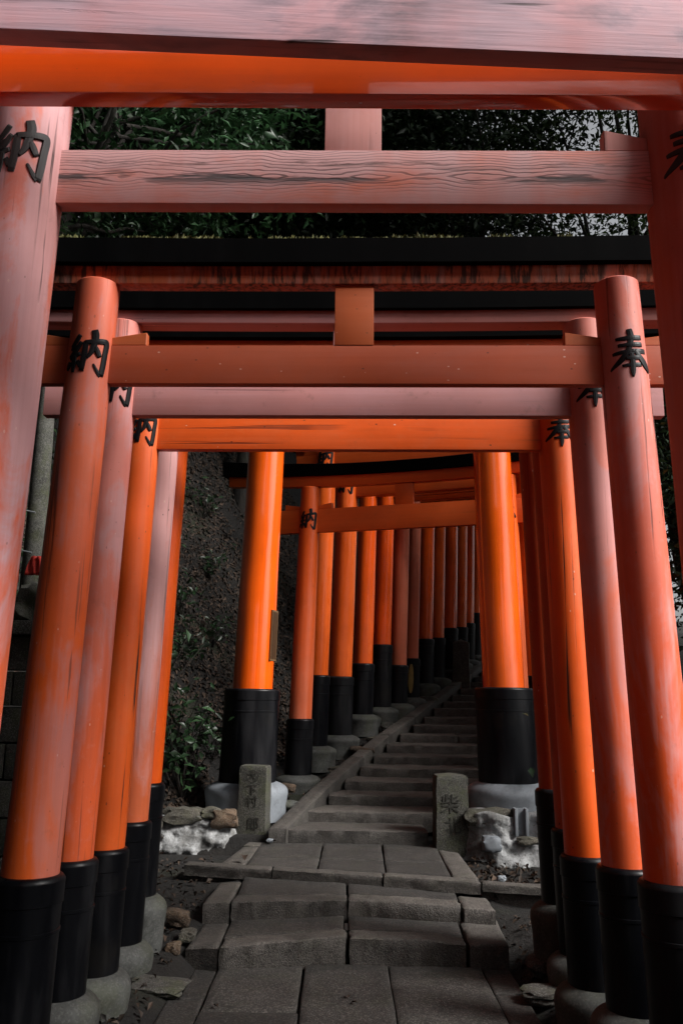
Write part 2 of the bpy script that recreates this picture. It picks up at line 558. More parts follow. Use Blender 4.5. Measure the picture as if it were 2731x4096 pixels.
# ------------------------------------------------------------------ stone slabs
def slab(name, parent, fl, fr, br, bl, thick, mat, seed, n=(12, 6), rough=0.004, bev=0.012, edge=0.004, crown=0.0):
    """fl..bl: top corners (x, y, z); a worn stone block with wavy rounded edges"""
    fl, fr, br, bl = map(Vector, (fl, fr, br, bl))
    nx, ny = n
    us = [0.0, min(0.1, bev / max(0.01, (fr - fl).length))] + [i / nx for i in range(1, nx)] + [1 - min(0.1, bev / max(0.01, (fr - fl).length)), 1.0]
    vs = [0.0, min(0.2, bev / max(0.01, (bl - fl).length))] + [i / ny for i in range(1, ny)] + [1 - min(0.2, bev / max(0.01, (bl - fl).length)), 1.0]
    V, F = [], []
    W, H = len(us), len(vs)
    for j, v in enumerate(vs):
        for i, u in enumerate(us):
            p = (fl * (1 - u) + fr * u) * (1 - v) + (bl * (1 - u) + br * u) * v
            q = Vector((p.x * 5 + seed * 3.1, p.y * 5, seed))
            z = p.z + rough * noise.noise(q) + rough * 0.6 * noise.noise(q * 3.3)
            z += crown * (1 - (2 * u - 1) ** 2)
            rim = i in (0, W - 1) or j in (0, H - 1)
            ox = oy = 0
            if rim:
                z -= bev * (0.75 + 0.5 * noise.noise(q * 4))
                ox = edge * noise.noise(q * 5 + Vector((7, 0, 0)))
                oy = edge * noise.noise(q * 5 + Vector((0, 9, 0)))
            V.append((p.x + ox, p.y + oy, z))
    for j in range(H - 1):
        for i in range(W - 1):
            F.append((j * W + i, j * W + i + 1, (j + 1) * W + i + 1, (j + 1) * W + i))
    loop = [i for i in range(W)] + [j * W + W - 1 for j in range(1, H)] + [(H - 1) * W + i for i in range(W - 2, -1, -1)] + [j * W for j in range(H - 2, 0, -1)]
    prev = loop
    for r in range(1, 4):
        cur = []
        for k in loop:
            x, y, z = V[k]
            q = Vector((x * 9 + seed, y * 9, r * 2.7 + seed))
            d = edge * 1.3
            cur.append(len(V))
            V.append((x + d * noise.noise(q), y + d * noise.noise(q + Vector((3, 5, 1))), z - (thick - bev) * r / 3))
        for a in range(len(loop)):
            b2 = (a + 1) % len(loop)
            F.append((prev[b2], prev[a], cur[a], cur[b2]))
        prev = cur
    o = link(name, smooth_by_angle(mesh(name, V, F), 50), parent, mat)
    return o


path = tag(empty('stone_path'), kind='structure')


def row(y0, y1, xs, z0, z1, zk=0.0, gap=0.008, mat='path', thick=0.12, names='paving_slab'):
    """a row of slabs between y0 and y1; xs joint positions; returns nothing"""
    for i in range(len(xs) - 1):
        a, b2 = xs[i] + gap / 2, xs[i + 1] - gap / 2
        s = rnd.random() * 50
        dz = rnd.uniform(-0.003, 0.003)
        slab(names, path, (a, y0 + gap / 2, z0 + dz), (b2, y0 + gap / 2, z0 + dz), (b2, y1 - gap / 2, z1 + dz), (a, y1 - gap / 2, z1 + dz), thick, M[mat], s, n=(10, 6), bev=0.008)


# lower landing
row(2.6, 3.55, [-0.70, -0.22, 0.33, 0.885], -0.004, 0.0)
row(3.56, 4.62, [-0.70, -0.15, 0.31, 0.885], 0.0, 0.0)
row(4.63, 4.93, [-0.70, -0.185], 0.0, 0.0)
row(4.94, 5.76, [-0.70, -0.195], 0.0, 0.004)
row(4.63, 5.76, [-0.185, 0.318], 0.0, 0.002)
row(4.63, 4.80, [0.318, 0.885], 0.0, 0.0)
row(4.81, 5.76, [0.318, 0.885], 0.0, 0.003)
for (y0, y1) in ((2.6, 3.7), (3.71, 4.55), (4.56, 5.14), (5.15, 5.72)):
    wl = lerp((y0 + y1) / 2, [2.6, 4.75, 5.7], [-0.97, -0.92, -0.82])
    row(y0, y1, [wl, -0.705], -0.012, -0.010)
    row(y0 + 0.16, y1 + 0.16 if y1 < 5.6 else 5.76, [0.89, 1.06], -0.010, -0.012)

# two broad steps of long kerb stones with slabs behind them
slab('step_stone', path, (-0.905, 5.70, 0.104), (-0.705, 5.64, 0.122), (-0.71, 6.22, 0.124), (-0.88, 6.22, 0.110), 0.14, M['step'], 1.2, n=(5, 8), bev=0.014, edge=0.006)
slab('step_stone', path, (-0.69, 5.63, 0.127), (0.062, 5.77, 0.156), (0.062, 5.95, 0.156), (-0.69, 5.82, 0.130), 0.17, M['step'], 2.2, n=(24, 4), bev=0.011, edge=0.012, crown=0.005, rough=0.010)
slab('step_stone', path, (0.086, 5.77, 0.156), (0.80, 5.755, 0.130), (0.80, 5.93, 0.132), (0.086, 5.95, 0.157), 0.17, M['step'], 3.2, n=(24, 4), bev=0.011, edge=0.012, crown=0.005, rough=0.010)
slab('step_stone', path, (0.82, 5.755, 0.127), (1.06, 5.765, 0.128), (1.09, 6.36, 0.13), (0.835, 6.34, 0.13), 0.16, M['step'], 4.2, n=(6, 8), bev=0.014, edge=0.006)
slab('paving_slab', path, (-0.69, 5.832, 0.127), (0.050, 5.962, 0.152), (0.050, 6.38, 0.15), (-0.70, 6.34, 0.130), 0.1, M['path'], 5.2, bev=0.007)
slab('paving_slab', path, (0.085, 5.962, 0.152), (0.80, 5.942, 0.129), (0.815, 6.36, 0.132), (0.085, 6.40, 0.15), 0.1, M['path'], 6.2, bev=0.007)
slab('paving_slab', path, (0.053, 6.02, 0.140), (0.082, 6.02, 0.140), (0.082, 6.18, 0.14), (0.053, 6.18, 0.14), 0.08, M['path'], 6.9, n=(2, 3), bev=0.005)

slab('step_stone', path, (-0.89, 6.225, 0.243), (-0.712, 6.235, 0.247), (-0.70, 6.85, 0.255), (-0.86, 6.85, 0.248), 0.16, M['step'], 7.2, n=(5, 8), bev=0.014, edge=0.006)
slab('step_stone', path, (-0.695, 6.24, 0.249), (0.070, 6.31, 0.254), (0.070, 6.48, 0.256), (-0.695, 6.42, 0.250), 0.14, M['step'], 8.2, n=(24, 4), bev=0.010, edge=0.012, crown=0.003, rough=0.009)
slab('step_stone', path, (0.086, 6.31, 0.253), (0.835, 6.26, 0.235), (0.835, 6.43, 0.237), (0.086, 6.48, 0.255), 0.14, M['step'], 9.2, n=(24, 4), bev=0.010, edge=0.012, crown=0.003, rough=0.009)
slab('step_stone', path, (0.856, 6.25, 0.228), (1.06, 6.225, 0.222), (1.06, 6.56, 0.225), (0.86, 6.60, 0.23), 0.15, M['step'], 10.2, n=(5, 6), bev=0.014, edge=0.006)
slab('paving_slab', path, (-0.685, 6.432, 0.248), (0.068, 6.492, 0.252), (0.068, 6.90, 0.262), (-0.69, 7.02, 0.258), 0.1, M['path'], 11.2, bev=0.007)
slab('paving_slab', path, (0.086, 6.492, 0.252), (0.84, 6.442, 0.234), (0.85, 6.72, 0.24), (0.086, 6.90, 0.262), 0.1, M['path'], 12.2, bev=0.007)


# upper landing: a skewed edge strip in three lengths, then slabs and side strips
def sk(x):
    return 7.10 + (x + 1.168) * (6.585 - 7.10) / 2.206


for i, (a, b2) in enumerate(((-1.168, -0.49), (-0.48, 0.335), (0.345, 1.02))):
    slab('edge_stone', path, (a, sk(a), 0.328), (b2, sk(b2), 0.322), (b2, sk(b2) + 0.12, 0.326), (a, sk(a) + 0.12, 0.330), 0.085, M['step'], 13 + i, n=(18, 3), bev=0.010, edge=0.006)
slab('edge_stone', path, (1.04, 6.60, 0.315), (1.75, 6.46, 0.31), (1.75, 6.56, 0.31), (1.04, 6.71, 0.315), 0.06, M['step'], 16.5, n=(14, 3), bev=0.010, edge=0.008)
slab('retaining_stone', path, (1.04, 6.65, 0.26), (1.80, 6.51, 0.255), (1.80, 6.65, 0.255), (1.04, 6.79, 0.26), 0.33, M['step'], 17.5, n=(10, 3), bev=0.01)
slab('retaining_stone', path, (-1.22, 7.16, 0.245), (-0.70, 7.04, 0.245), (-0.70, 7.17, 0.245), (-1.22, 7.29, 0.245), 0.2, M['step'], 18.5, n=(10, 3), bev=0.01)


def yq(x, o=0.13):
    return sk(x) + o


LZ = 0.325
for i, (a, b2, ym) in enumerate(((-0.69, -0.15, 7.42), (-0.14, 0.36, 7.36), (0.37, 0.835, 7.30))):
    slab('paving_slab', path, (a, yq(a), LZ), (b2, yq(b2), LZ), (b2 + 0.01, ym, LZ + 0.002), (a + 0.01, ym, LZ + 0.002), 0.1, M['path'], 20 + i, bev=0.006)
    slab('paving_slab', path, (a + 0.01, ym + 0.008, LZ + 0.002), (b2 + 0.01, ym + 0.008, LZ + 0.002), (b2 + 0.02, 8.02, LZ + 0.022), (a + 0.03, 8.02, LZ + 0.022), 0.1, M['path'], 24 + i, bev=0.005)
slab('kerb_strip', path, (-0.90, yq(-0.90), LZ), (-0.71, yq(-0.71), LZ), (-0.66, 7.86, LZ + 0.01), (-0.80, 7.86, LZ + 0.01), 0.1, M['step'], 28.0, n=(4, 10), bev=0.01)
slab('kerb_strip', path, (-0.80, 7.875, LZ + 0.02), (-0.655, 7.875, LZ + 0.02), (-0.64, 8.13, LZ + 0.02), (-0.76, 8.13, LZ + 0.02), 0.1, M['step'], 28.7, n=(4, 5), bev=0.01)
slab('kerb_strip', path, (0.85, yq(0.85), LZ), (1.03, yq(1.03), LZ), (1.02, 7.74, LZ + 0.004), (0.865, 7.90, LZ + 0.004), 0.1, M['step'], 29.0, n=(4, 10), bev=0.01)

# ------------------------------------------------------------------ the long flight of steps
stairs = tag(empty('stone_stairs', (0, 0, 0)), kind='structure')
SD, SR, SY, SZ = 0.43, 0.0992, 8.02, 0.456
for k in range(26):
    y0 = SY + SD * k
    z0 = SZ + SR * k
    a = left_x(y0 + 0.2) + 0.13
    b2 = a + 1.62
    if k == 0:
        a, b2 = -0.575, 0.79
    elif k == 1:
        a, b2 = -0.40, 1.12
    tilt = 0.05 if k < 3 else 0.0
    ya, yb = y0 + tilt * 0.6, y0 - tilt * 0.6
    cut = a + (b2 - a) * rnd.uniform(0.35, 0.65)
    parts = [(a, cut - 0.002), (cut + 0.002, b2)] if k % 4 == 3 else [(a, b2)]
    for (p, q) in parts:
        yp = ya + (yb - ya) * (p - a) / (b2 - a)
        yq_ = ya + (yb - ya) * (q - a) / (b2 - a)
        j1, j2 = rnd.uniform(-0.006, 0.006), rnd.uniform(-0.006, 0.006)
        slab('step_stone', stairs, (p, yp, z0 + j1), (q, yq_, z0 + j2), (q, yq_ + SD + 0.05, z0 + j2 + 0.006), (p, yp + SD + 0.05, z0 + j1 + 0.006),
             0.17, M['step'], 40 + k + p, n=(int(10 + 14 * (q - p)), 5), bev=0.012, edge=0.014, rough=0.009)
# left curb stones follow the slope, right curb mirrors them
ky = [7.98, 9.02, 9.98, 10.85, 11.72, 12.62, 13.6, 14.5, 15.4, 16.4, 17.4, 18.6]
for i in range(len(ky) - 1):
    y0, y1 = ky[i] + 0.008, ky[i + 1] - 0.008
    for side in (0, 1):
        if side == 1 and i < 1:
            continue
        off = 0.0 if side == 0 else 1.82
        z0 = SZ + (y0 - SY) * SR / SD + 0.045
        z1 = SZ + (y1 - SY) * SR / SD + 0.045
        if i == 0:
            z0 = 0.47
        xa, xb = left_x(y0) + off, left_x(y1) + off
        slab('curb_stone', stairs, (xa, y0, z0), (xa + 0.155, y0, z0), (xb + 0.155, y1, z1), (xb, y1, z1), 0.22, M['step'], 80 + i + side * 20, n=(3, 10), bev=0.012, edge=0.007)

# ------------------------------------------------------------------ brush written characters
NOU = [
    [(.26, .88, .075), (.17, .74, .08), (.05, .60, .06)],
    [(.05, .60, .07), (.15, .57, .075), (.25, .63, .05)],
    [(.31, .72, .06), (.20, .54, .075), (.03, .37, .05)],
    [(.03, .38, .06), (.16, .40, .065), (.31, .47, .06)],
    [(.17, .44, .085), (.165, .25, .085), (.16, .06, .05)],
    [(.06, .30, .055), (.02, .22, .075), (-.02, .12, .03)],
    [(.25, .32, .05), (.29, .25, .075), (.32, .16, .04)],
    [(.41, .73, .09), (.40, .45, .10), (.37, .08, .085)],
    [(.38, .70, .07), (.60, .74, .075), (.83, .78, .09), (.90, .74, .10), (.88, .50, .10), (.86, .25, .10), (.83, .02, .09)],
    [(.83, .03, .09), (.74, .10, .06), (.62, .26, .03)],
    [(.58, 1.0, .11), (.62, .86, .12), (.60, .68, .10), (.55, .50, .08), (.46, .36, .04)],
    [(.63, .64, .05), (.69, .54, .085), (.76, .42, .07)],
]
HOU = [
    [(.50, 1.0, .10), (.53, .84, .11), (.49, .66, .09), (.42, .50, .09), (.25, .32, .09), (.0, .14, .03)],
    [(.18, .78, .05), (.45, .80, .07), (.80, .84, .08)],
    [(.22, .64, .05), (.50, .66, .065), (.80, .69, .075)],
    [(.08, .47, .05), (.40, .51, .07), (.92, .56, .085)],
    [(.58, .56, .06), (.72, .40, .09), (.86, .26, .12), (1.0, .12, .05)],
    [(.36, .36, .045), (.52, .38, .06), (.70, .40, .065)],
    [(.28, .21, .045), (.50, .23, .06), (.74, .25, .07)],
    [(.50, .50, .085), (.52, .30, .09), (.51, .10, .085), (.50, -.03, .03)],
]


def catmull(pts, m=6):
    P = [np.array(p) for p in pts]
    P = [2 * P[0] - P[1]] + P + [2 * P[-1] - P[-2]]
    out = []
    for i in range(1, len(P) - 2):
        for t in np.linspace(0, 1, m, endpoint=False):
            a, b2, c, d = P[i - 1], P[i], P[i + 1], P[i + 2]
            out.append(0.5 * ((2 * b2) + (c - a) * t + (2 * a - 5 * b2 + 4 * c - d) * t * t + (3 * b2 - a - 3 * c + d) * t ** 3))
    out.append(P[-2])
    return out


def character(strokes, axis, r, z0, size, wide=0.92, face=-PI / 2, parent=None, mat=None):
    """ridge-shaped strokes wrapped on a round column"""
    V, F = [], []

    def put(u, v, h):
        z = z0 + v * size
        ax, ay = axis(z)
        a = face + (u - 0.47) * size * wide / r(z)
        rr = r(z) + h
        V.append((ax + rr * math.cos(a), ay + rr * math.sin(a), z))
    for si, s in enumerate(strokes):
        pts = catmull(s)
        st = len(V)
        m = len(pts)
        for i, p in enumerate(pts):
            t = pts[min(i + 1, m - 1)] - pts[max(i - 1, 0)]
            L = math.hypot(t[0], t[1]) or 1
            nx, ny = -t[1] / L, t[0] / L
            w = max(0.015, p[2] * 0.76)
            lift = 0.0012 * (si % 3)
            e = 0.2 if i in (0, m - 1) else 1.0
            put(p[0] + nx * w, p[1] + ny * w, -0.003)
            put(p[0] + nx * w * 0.8, p[1] + ny * w * 0.8, 0.004 * e + lift)
            put(p[0], p[1], 0.0045 * e + lift)
            put(p[0] - nx * w * 0.8, p[1] - ny * w * 0.8, 0.004 * e + lift)
            put(p[0] - nx * w, p[1] - ny * w, -0.003)
        for i in range(m - 1):
            for j in range(4):
                a = st + i * 5 + j
                F.append((a, a + 1, a + 6, a + 5))
    me = mesh('character', V, F)
    bm = bmesh.new()
    bm.from_mesh(me)
    bmesh.ops.recalc_face_normals(bm, faces=bm.faces)
    bm.to_mesh(me)
    bm.free()
    return link('character', me, parent, mat)


# ------------------------------------------------------------------ torii
def torii(label, cl, cr, znb, znt, zsb, zst, zkt, rt, rb, zb, zs, mats, lean=0.037, nuki_t=0.06, shim_t=0.09, kas_t=0.2,
          strut_w=0.175, ext=0.26, kext=0.62, curve=0.03, chars=True, char_size=0.21, char_dz=0.02, wedges=('L', 'R'), ink='ink', sleeve='lac',
          base_mat='base', base_h=0.17, base_r=0.075, sl=0.022, group='torii gates over the path', wedge_h=(0.035, 0.062), strut_t=0.055, moss=False, rs_=(1.0, 1.0), cface=(0.2, 0.0)):
    """cl, cr: column axes (x, y) at the tie beam; zb, zs: (left, right) heights of sleeve foot and sleeve top"""
    cl, cr = Vector(cl), Vector(cr)
    mid = (cl + cr) / 2
    d = cr - cl
    half = d.length / 2
    yaw = math.atan2(d.y, d.x)
    g = min(zb) - base_h
    root = empty('torii_gate', (mid.x, mid.y, 0), yaw)
    root.location.z = g
    tag(root, label, 'torii', group)
    z = lambda w: w - g
    ztop = zsb + 0.012
    for side, sx in ((0, -1), (1, 1)):
        def axis(zz, sx=sx):
            return (sx * (half + lean * (z(znb) - zz)), 0.0)

        zf, zsl = z(zb[side]), z(zs[side])

        def rad(zz, zf=zf, side=side):
            t = min(1, max(0, (zz - zf) / (z(ztop) - zf)))
            return (rb + (rt - rb) * t) * rs_[side]
        prof = []
        nz = 22
        for i in range(nz + 1):
            zz = zsl - 0.05 + (z(ztop) - 0.006 - zsl + 0.05) * i / nz
            prof.append((rad(zz), zz))
        prof.append((rad(z(ztop)) - 0.006, z(ztop)))
        c = link('column', lathe('column', prof, axis, 48, 0.020, sx * 3.1 + znb), root, mats['col'][side] if isinstance(mats['col'], tuple) else mats['col'])
        rs = rad(zsl)
        rbm = rad(zf)
        R_ = rs + sl
        sp = [(rbm + sl, zf - 0.015), (rbm + sl, zf + 0.05), (R_ + 0.001, zsl - 0.215), (R_ + 0.004, zsl - 0.213), (R_ + 0.004, zsl - 0.200), (R_, zsl - 0.198), (R_, zsl - 0.104),
              (R_ + 0.005, zsl - 0.102), (R_ + 0.005, zsl - 0.098), (R_ + 0.004, zsl - 0.020), (R_ + 0.004, zsl - 0.016), (R_ - 0.006, zsl - 0.002), (R_ - 0.009, zsl), (rs + 0.004, zsl + 0.003), (rs - 0.004, zsl + 0.003)]
        link('sleeve', lathe('sleeve', sp, axis, 48, 0.004, znb, False), c, M[sleeve])
        # cast cushion stone under the sleeve
        R = rbm + sl + base_r
        bp = []
        for i in range(11):
            t = i / 10
            bp.append((R - base_r * 0.95 * (abs((t - 0.42) / 0.58) ** 3.0 if t > 0.42 else 0.25 * (0.42 - t)), zf - base_h * (1 - t)))
        bp = [(R * 0.95, zf - base_h - 0.15)] + bp + [(rbm, zf + 0.002)]
        link('foundation_stone', lathe('foundation_stone', bp, axis, 40, 0.055, sx + znb * 3, True), root, M[base_mat])
        if chars:
            character(NOU if side == 0 else HOU, axis, rad, z(znb) + char_dz, char_size, wide=0.88, face=-PI / 2 + cface[side], parent=c, mat=M[ink])
        if ('L', 'R')[side] in wedges:
            for inner in (1, -1):
                xi = -sx * half + 0  # keep sign bookkeeping simple below
                x_col = sx * half - inner * sx * (rt - 0.01)
                x_end = sx * half - inner * sx * (rt + 0.165)
                h0, h1 = wedge_h
                a, b2 = (x_col, h0), (x_end, h1)
                y = nuki_t / 2 - 0.003
                zz = z(znt) + 0.001
                Vv = [(a[0], -y, zz), (b2[0], -y, zz), (b2[0], y, zz), (a[0], y, zz),
                      (a[0], -y, zz + a[1]), (b2[0], -y, zz + b2[1]), (b2[0], y, zz + b2[1]), (a[0], y, zz + a[1])]
                bm = bmesh.new()
                vv = [bm.verts.new(v) for v in Vv]
                for f in ((0, 1, 2, 3), (4, 5, 6, 7), (0, 1, 5, 4), (1, 2, 6, 5), (2, 3, 7, 6), (3, 0, 4, 7)):
                    bm.faces.new([vv[i] for i in f])
                bmesh.ops.recalc_face_normals(bm, faces=bm.faces)
                bmesh.ops.bevel(bm, geom=bm.edges[:], offset=0.003, segments=1, affect='EDGES')
                me = bpy.data.meshes.new('wedge')
                bm.to_mesh(me)
                bm.free()
                link('wedge', me, root, mats.get('wedge', mats['beam']))
    link('tie_beam', box_mesh('tie_beam', -half - rt - ext, half + rt + ext, -nuki_t / 2, nuki_t / 2, z(znb), z(znt), 0.004, 12), root, mats['beam'])
    link('strut', box_mesh('strut', -strut_w / 2, strut_w / 2, -strut_t / 2, strut_t / 2, z(znt) + 0.001, z(zsb) - 0.001, 0.003), root, mats.get('strut', mats['beam']))
    hl = half + rt + kext
    link('lintel', box_mesh('lintel', -hl + 0.06, hl - 0.06, -shim_t / 2, shim_t / 2, z(zsb), z(zst), 0.005, 16, curve * 0.6, topw=0.012), root, mats.get('shim', mats['beam']))
    # roof cap: overhanging board with a low ridge, ends swept up
    nx = 28
    V, F = [], []
    zl, zh = z(zst) + 0.002, z(zkt)
    ht = zh - zl
    cs = [(-kas_t / 2, 0), (-kas_t / 2 - 0.008, ht * 0.8), (-kas_t / 2 + 0.01, ht * 0.86), (0, ht), (kas_t / 2 - 0.01, ht * 0.86), (kas_t / 2 + 0.008, ht * 0.8), (kas_t / 2, 0)]
    for i in range(nx + 1):
        u = 2 * i / nx - 1
        for (yy, zz) in cs:
            V.append((u * hl, yy, zl + zz + curve * u * u * (0.6 if zz == 0 else 1) + 0.004 * noise.noise(Vector((u * 6, zz * 3, znb)))))
    m = len(cs)
    for i in range(nx):
        for j in range(m):
            k = (j + 1) % m
            F.append((i * m + j, i * m + k, (i + 1) * m + k, (i + 1) * m + j))
    F.append(tuple(range(m)))
    F.append(tuple(nx * m + j for j in reversed(range(m))))
    me = mesh('roof_cap', V, F)
    bm = bmesh.new()
    bm.from_mesh(me)
    bmesh.ops.recalc_face_normals(bm, faces=bm.faces)
    bm.to_mesh(me)
    bm.free()
    cap = link('roof_cap', smooth_by_angle(me, 30), root, M['cap'])
    if moss:
        V, F = [], []
        r = random.Random(3)
        for i in range(9000):
            u = r.uniform(-0.85, 0.75)
            dens = noise.noise(Vector((u * 9, 2.2, 0))) + noise.noise(Vector((u * 30, 0.2, 5))) * 0.5
            if dens < -0.10 + max(0, u - 0.25) * 2.0:
                continue
            yy = r.uniform(-kas_t / 2 + 0.0, kas_t / 2)
            zz = zl + ht * (0.84 + 0.13 * (1 - abs(yy) / (kas_t / 2))) + curve * u * u
            hgt = r.uniform(0.005, 0.024) * (0.6 + dens)
            a = r.uniform(0, 2 * PI)
            w = r.uniform(0.005, 0.014)
            st = len(V)
            V += [(u * hl - w * math.cos(a), yy - w * math.sin(a), zz - 0.004), (u * hl + w * math.cos(a), yy + w * math.sin(a), zz - 0.004), (u * hl + r.uniform(-0.01, 0.01), yy + r.uniform(-0.01, 0.01), zz + hgt)]
            F.append((st, st + 1, st + 2))
        o = link('moss', mesh('moss', V, F), root, M['moss'])
        o['kind'] = 'stuff'
    return root


P = {}
P['t2c'] = paint('gate_two_column', (0.76, 0.105, 0.010), (0.55, 0.21, 0.19), 0.20, 'z', 0.38, 4.2, (0.5, 2.8, 0.36), 0.6, 0.4, stripe=1.8)
P['t2cr'] = paint('gate_two_right_column', (0.74, 0.095, 0.018), (0.60, 0.28, 0.27), 0.22, 'z', 0.40, 4.2, (0.4, 2.6, 0.42), 0.9, 0.4, stripe=1.3)
P['t2b'] = paint('gate_two_beam', (0.46, 0.078, 0.022), (0.38, 0.12, 0.085), 0.34, 'x', 0.55, 1.2, None, 0.2, 0.7)
P['t2w'] = paint('gate_two_fresh_patch', (0.52, 0.11, 0.028), (0.45, 0.14, 0.07), 0.2, 'x', 0.5, 1.0, None, 0.1, 0.4)
P['t2s'] = paint('gate_two_streaked_lintel', (0.52, 0.105, 0.03), (0.50, 0.20, 0.15), 0.30, 'x', 0.6, 1.2, None, 0.2, 0.4, streak=0.92)
P['t3c'] = paint('gate_three_column', (0.74, 0.115, 0.03), (0.57, 0.275, 0.27), 0.33, 'z', 0.45, 4.2, (0.5, 2.3, 0.55), 0.5, 0.4)
P['t3b'] = paint('gate_three_beam', (0.58, 0.23, 0.20), (0.52, 0.26, 0.265), 0.7, 'x', 0.65, 1.4, None, 0.5, 0.9, grime=0.5)
P['t4c'] = paint('gate_four_column', (0.78, 0.10, 0.006), (0.66, 0.20, 0.08), 0.08, 'z', 0.40, 1.6, (1.0, 3.2, 0.2), 1.0, 0.6)
P['t4b'] = paint('gate_four_beam', (0.80, 0.11, 0.012), (0.66, 0.19, 0.08), 0.06, 'x', 0.42, 0.9, None, 0.6, 0.9)
P['t5c'] = paint('gate_five_column', (0.68, 0.14, 0.05), (0.66, 0.36, 0.35), 0.50, 'z', 0.45, 3.6, (0.5, 2.3, 0.6), 0.5, 0.8)
P['t5cr'] = paint('gate_five_right_column', (0.48, 0.065, 0.012), (0.45, 0.15, 0.11), 0.12, 'z', 0.5, 1.4, None, 0.4, 0.9)
P['t6c'] = paint('gate_six_column', (0.82, 0.10, 0.004), (0.70, 0.17, 0.05), 0.0, 'z', 0.35, 0.8, None, 0.2, 0.2)
P['t1c'] = paint('gate_one_column', (0.76, 0.135, 0.05), (0.64, 0.37, 0.39), 0.52, 'z', 0.5, 6.5, (0.8, 3.2, 0.35), 0.9, 0.4)
P['t1cr'] = paint('gate_one_right_column', (0.62, 0.13, 0.07), (0.52, 0.235, 0.24), 0.52, 'z', 0.5, 2.0, (1.0, 3.2, 0.1), 0.7, 0.15)
P['t1s'] = paint('gate_one_strut', (0.66, 0.30, 0.27), (0.62, 0.36, 0.36), 0.6, 'z', 0.6, 1.2, None, 0.5, 0.8)
BARE_MID = 3.518
P['t1b'] = bare_grain('gate_one_beam', (0.70, 0.21, 0.135), (0.64, 0.375, 0.375), (0.05, 0.036, 0.038))
P['t0b'] = paint('gate_zero_beam', (0.90, 0.085, 0.002), (0.84, 0.13, 0.01), 0.05, 'x', 0.30, 0.5, None, 0.0, 0.8, coat=1.0, grime=0.1, cior=1.9)
P['tm'] = grey_wood('nearest_gate_beam')
P['t7c'] = paint('glossy_fresh_column', (0.92, 0.115, 0.002), (0.88, 0.16, 0.01), 0.05, 'z', 0.16, 0.4, None, 0.0, 0.06, coat=0.8, grime=0.05, cior=1.6)
P['t8c'] = paint('gate_eight_column', (0.80, 0.115, 0.012), (0.70, 0.23, 0.14), 0.25, 'z', 0.36, 0.9, (2.6, 0.6, 0.25), 0.1, 0.15)
P['t8b'] = paint('gate_eight_beam', (0.66, 0.095, 0.010), (0.55, 0.15, 0.05), 0.12, 'x', 0.42, 0.7, None, 0.1, 0.2)
P['far_a'] = paint('vermilion', (0.84, 0.095, 0.005), (0.70, 0.16, 0.04), 0.08, 'z', 0.18, 0.8, None, 0.1, 0.1, coat=0.4)
P['far_b'] = paint('dull_vermilion', (0.60, 0.115, 0.04), (0.52, 0.18, 0.12), 0.4, 'z', 0.4, 0.9, None, 0.2, 0.1)
P['far_c'] = paint('orange_vermilion', (0.84, 0.12, 0.008), (0.72, 0.19, 0.07), 0.15, 'z', 0.24, 0.8, None, 0.1, 0.1, coat=0.2)
P['far_bx'] = paint('vermilion_beam', (0.70, 0.105, 0.014), (0.60, 0.17, 0.06), 0.15, 'x', 0.35, 0.8, None, 0.1, 0.1)

NEAR = 'torii gates over the lower landing'
FAR = 'torii gates climbing beside the stairs'
torii('weathered mauve torii beam crossing the very top of the frame, grey smudged wood', (-1.36, 1.90), (1.30, 2.01), 3.232, 3.47, 3.72, 3.84, 3.97, 0.12, 0.14, (0.15, 0.15), (0.9, 0.9),
      {'col': P['t1c'], 'beam': P['tm']}, chars=False, nuki_t=0.062, strut_w=0.0 + 0.2, group=NEAR)
torii('bright glossy orange torii beam lying just under the mauve one at the top', (-1.32, 2.43), (1.30, 2.40), 3.436, 3.645, 3.93, 4.05, 4.18, 0.125, 0.145, (0.15, 0.15), (0.9, 0.9),
      {'col': P['t7c'], 'beam': P['t0b']}, chars=False, nuki_t=0.072, strut_w=0.2, group=NEAR)
torii('large faded pink torii whose tie beam shows bare dark wood grain', (-1.225, 2.972), (1.276, 2.925), 3.387, 3.609, 3.90, 4.02, 4.15, 0.146, 0.165, (0.15, 0.15), (0.86, 0.86),
      {'col': (P['t1c'], P['t1cr']), 'beam': P['t1b'], 'strut': P['t1s'], 'wedge': P['t1s']}, wedges=('R',), nuki_t=0.065, strut_w=0.213, char_size=0.235, char_dz=0.035, ink='ink_grey', group=NEAR, wedge_h=(0.05, 0.088), lean=0.034, cface=(0.24, -0.26))
torii('orange torii with mossy black roof cap and dark streaked lintel', (-1.152, 3.72), (1.245, 3.64), 2.957, 3.139, 3.43, 3.512, 3.655, 0.098, 0.117, (0.22, 0.22), (0.885, 0.91),
      {'col': (P['t2c'], P['t2cr']), 'beam': P['t2b'], 'strut': P['t2w'], 'wedge': P['t2w'], 'shim': P['t2s']}, nuki_t=0.05, shim_t=0.08, kas_t=0.17, char_size=0.215, char_dz=0.012, group=NEAR, moss=True, curve=0.02)
torii('dusty pink torii directly behind the streaked one, writing half hidden', (-1.165, 4.25), (1.235, 4.16), 2.982, 3.150, 3.468, 3.532, 3.65, 0.100, 0.108, (0.285, 0.285), (0.855, 0.872),
      {'col': P['t3c'], 'beam': P['t3b']}, shim_t=0.11, kas_t=0.18, char_size=0.21, char_dz=0.03, group=NEAR, lean=0.03)
torii('bright orange torii with scratched left column, lowest clear tie beam in front', (-1.170, 4.88), (1.225, 4.78), 2.985, 3.186, 3.52, 3.64, 3.76, 0.100, 0.112, (0.20, 0.20), (0.80, 0.815),
      {'col': P['t4c'], 'beam': P['t4b']}, char_size=0.21, char_dz=0.005, group=NEAR, lean=0.03)
